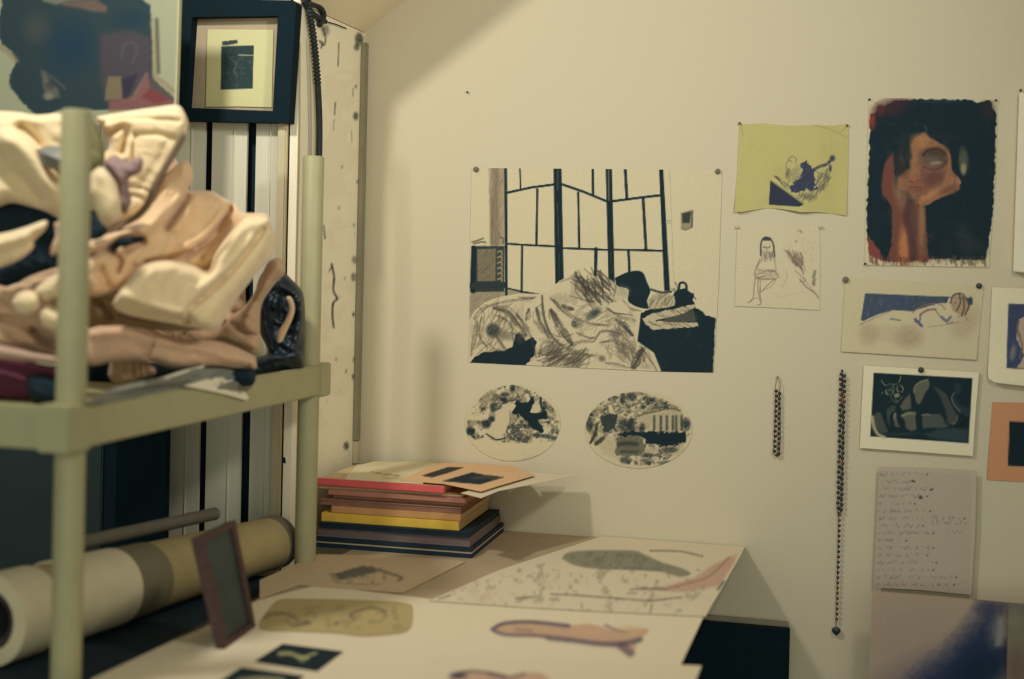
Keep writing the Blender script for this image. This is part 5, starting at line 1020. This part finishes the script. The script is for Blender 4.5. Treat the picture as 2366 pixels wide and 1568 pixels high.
heap('striped_sock', [(700, 640), (830, 630), (960, 660), (990, 720), (900, 760), (760, 790), (690, 740)], -1.16, .03, M_tan, 'small crumpled tan and grey sock under the pinkish trousers', 'sock', z=3, folds=[([(860, 650), (850, 740)], 10, -.012), ([(900, 650), (890, 740)], 9, -.01), ([(930, 660), (930, 730)], 9, -.01), ([(780, 640), (780, 760)], 20, .01)], wr=.003, R=16, step=3)
heap('dark_sweater', [(560, 600), (720, 620), (900, 650), (1250, 670), (1560, 690), (1620, 700), (1600, 800), (1400, 800), (1000, 850), (560, 900)], -.95, .03, M_darkcloth_shade, 'dark blue grey sweater under the pinkish trousers', 'sweater', z=3, wr=.01, R=24)
heap('plastic_sheeting', [(570, 890), (700, 825), (900, 770), (1130, 730), (1250, 690), (1500, 700), (1600, 780), (1570, 830), (1400, 835), (1200, 830), (950, 870), (700, 905), (570, 915)], YX(388, -1.236, 880), .012, M_greypl, 'crinkled grey plastic sheeting along the rim of the shelf', 'plastic sheet', z=3, folds=[([(600, 880), (900, 800), (1200, 760)], 12, .012), ([(620, 900), (900, 840), (1180, 800)], 9, -.01), ([(700, 850), (1000, 790)], 8, .008)], wr=.02, wdir=-12, ws=22, R=14, step=3, slope=((YX(488, -1.236, 880) - YX(288, -1.236, 880)) / 2, 0), floor=1.19)
def leaf(name, P, X, label):
    o = sheet(name, np.array(Z3(P)), lambda a, b: PX(a, b, X), (1, 0, 0), .001, None, 4, m=M_whitep); return tag(o, label, 'paper', GH)
leaf('white_paper', [(1005, 755), (1150, 705), (1300, 668), (1235, 770), (1180, 800)], -1.232, 'white paper corner poking out under the pinkish trousers')
leaf('white_paper', [(1165, 800), (1330, 752), (1520, 742), (1545, 820), (1580, 880), (1560, 892), (1440, 858), (1310, 828)], -1.2205, 'white paper hanging over the rim of the tray')
heap('maroon_cloth', [(-80, 600), (100, 625), (250, 660), (400, 690), (470, 760), (470, 905), (200, 905), (-80, 890)], -1.33, .04, M_maroon, 'maroon cloth at the bottom left of the heap', z=3, folds=[([(0, 680), (150, 720), (380, 800)], 40, -.02)], R=24)
heap('navy_cloth', [(170, 730), (300, 740), (420, 800), (470, 860), (460, 920), (250, 915), (180, 850)], -1.38, .03, M_darkcloth_shade, 'navy cloth beside the maroon one, next to the near pole', z=3, R=24)
heap('pink_towel', [(-80, 520), (100, 560), (250, 590), (400, 620), (480, 640), (470, 690), (300, 660), (100, 640), (-80, 610)], -1.38, .03, mat('pale_pink_cotton', (184, 152, 132), .9, .05), 'pale pink towel edge above the maroon cloth', 'towel', z=3, R=18)
heap('tan_sweater', [(-80, 130), (60, 170), (200, 100), (400, 40), (480, 60), (480, 600), (380, 610), (200, 580), (-80, 540)], -1.27, .05, M_tan, 'tan sweater filling the left end of the heap', 'sweater', z=3, folds=[([(20, 380), (160, 420), (380, 560)], 36, -.03), ([(220, 450), (300, 520), (390, 560)], 24, -.03), ([(120, 130), (300, 100)], 30, -.02)], wr=.02, R=40)
for P, lab in (([(75, 270), (110, 215), (180, 192), (245, 215), (265, 270), (240, 320), (180, 350), (110, 330)], 'round cream bundle left of the near pole'), ([(215, 200), (260, 150), (330, 100), (385, 70), (400, 130), (370, 220), (290, 265), (240, 225)], 'elongated cream bundle above the round one, by the near pole'), ([(245, 340), (290, 295), (370, 320), (430, 340), (430, 430), (340, 445), (270, 410)], 'cream bundle below the round one, by the near pole')):
    heap('cotton_bundle', P, -1.38, .04, M_cream, lab, 'cloth', z=3, wr=.003, R=26, step=4)
heap('cream_collar', [(-80, 915), (60, 890), (180, 855), (300, 812), (335, 825), (315, 880), (240, 955), (230, 1010), (130, 1090), (0, 1140), (-80, 1150)], -1.34, .03, M_cream, 'cream collar folded to a point over the black cloth at the left', 'shirt', folds=[([(-40, 980), (120, 940), (280, 860)], 30, .012), ([(-40, 1060), (120, 1010), (220, 960)], 14, -.01)], wr=.005, R=18, step=4)
heap('rust_cloth', [(375, 830), (430, 810), (500, 820), (500, 1010), (420, 1030), (360, 1060), (350, 1000), (385, 920)], -1.33, .02, M_pinkb, 'rust beige cloth strip right behind the near pole', R=14, step=4)
heap('shade_patch', [(630, 760), (680, 790), (735, 850), (745, 890), (700, 935), (630, 930)], -1.29, .012, M_darkcloth_shade, 'dark patch standing in for the shaded pit below the small cream pouch, beside the near pole', 'shade patch', R=10, step=3)  # dark patch puts the shade of a pit in the heap into colour
heap('shade_patch', [(770, 1015), (820, 950), (900, 925), (1005, 925), (1000, 955), (900, 985), (860, 1000), (800, 1030)], -1.235, .010, M_darkcloth_shade, 'dark patch standing in for a shaded crease in the middle of the beige jacket', 'shade patch', R=8, step=3)  # dark patch added as the shade inside a jacket crease
# ------------------------------------------------------------------ light
def area(name, loc, tgt, size, power, col=(1, .95, .86), spr=180):
    l = bpy.data.lights.new(name, 'AREA'); l.shape = 'DISK'; l.size = size; l.energy = power; l.color = col
    o = bpy.data.objects.new(name, l); COL.objects.link(o); o.location = loc
    l.spread = math.radians(spr); o.rotation_euler = (Vector(tgt) - Vector(loc)).to_track_quat('-Z', 'Y').to_euler(); return o
area('ceiling_lamp_left', (-1.53, -1.7, 2.66), (-1.0, -.2, 1.1), .16, 13, (1, .98, .96), 150)
area('ceiling_lamp_right', (0.42, -1.7, 2.3), (-1.34, -.1, 1.65), .28, 6.4, (1, .98, .96), 110)
w = bpy.data.worlds.new('world'); SC.world = w; w.use_nodes = True
w.node_tree.nodes['Background'].inputs[0].default_value = (.78, .85, .80, 1); w.node_tree.nodes['Background'].inputs[1].default_value = 1.4  # world light through the left-open front serves as added fill
vs = SC.view_settings; vs.view_transform = 'Standard'; vs.look = 'None'; vs.gamma = 1; vs.exposure = 0.0; vs.use_curve_mapping = False
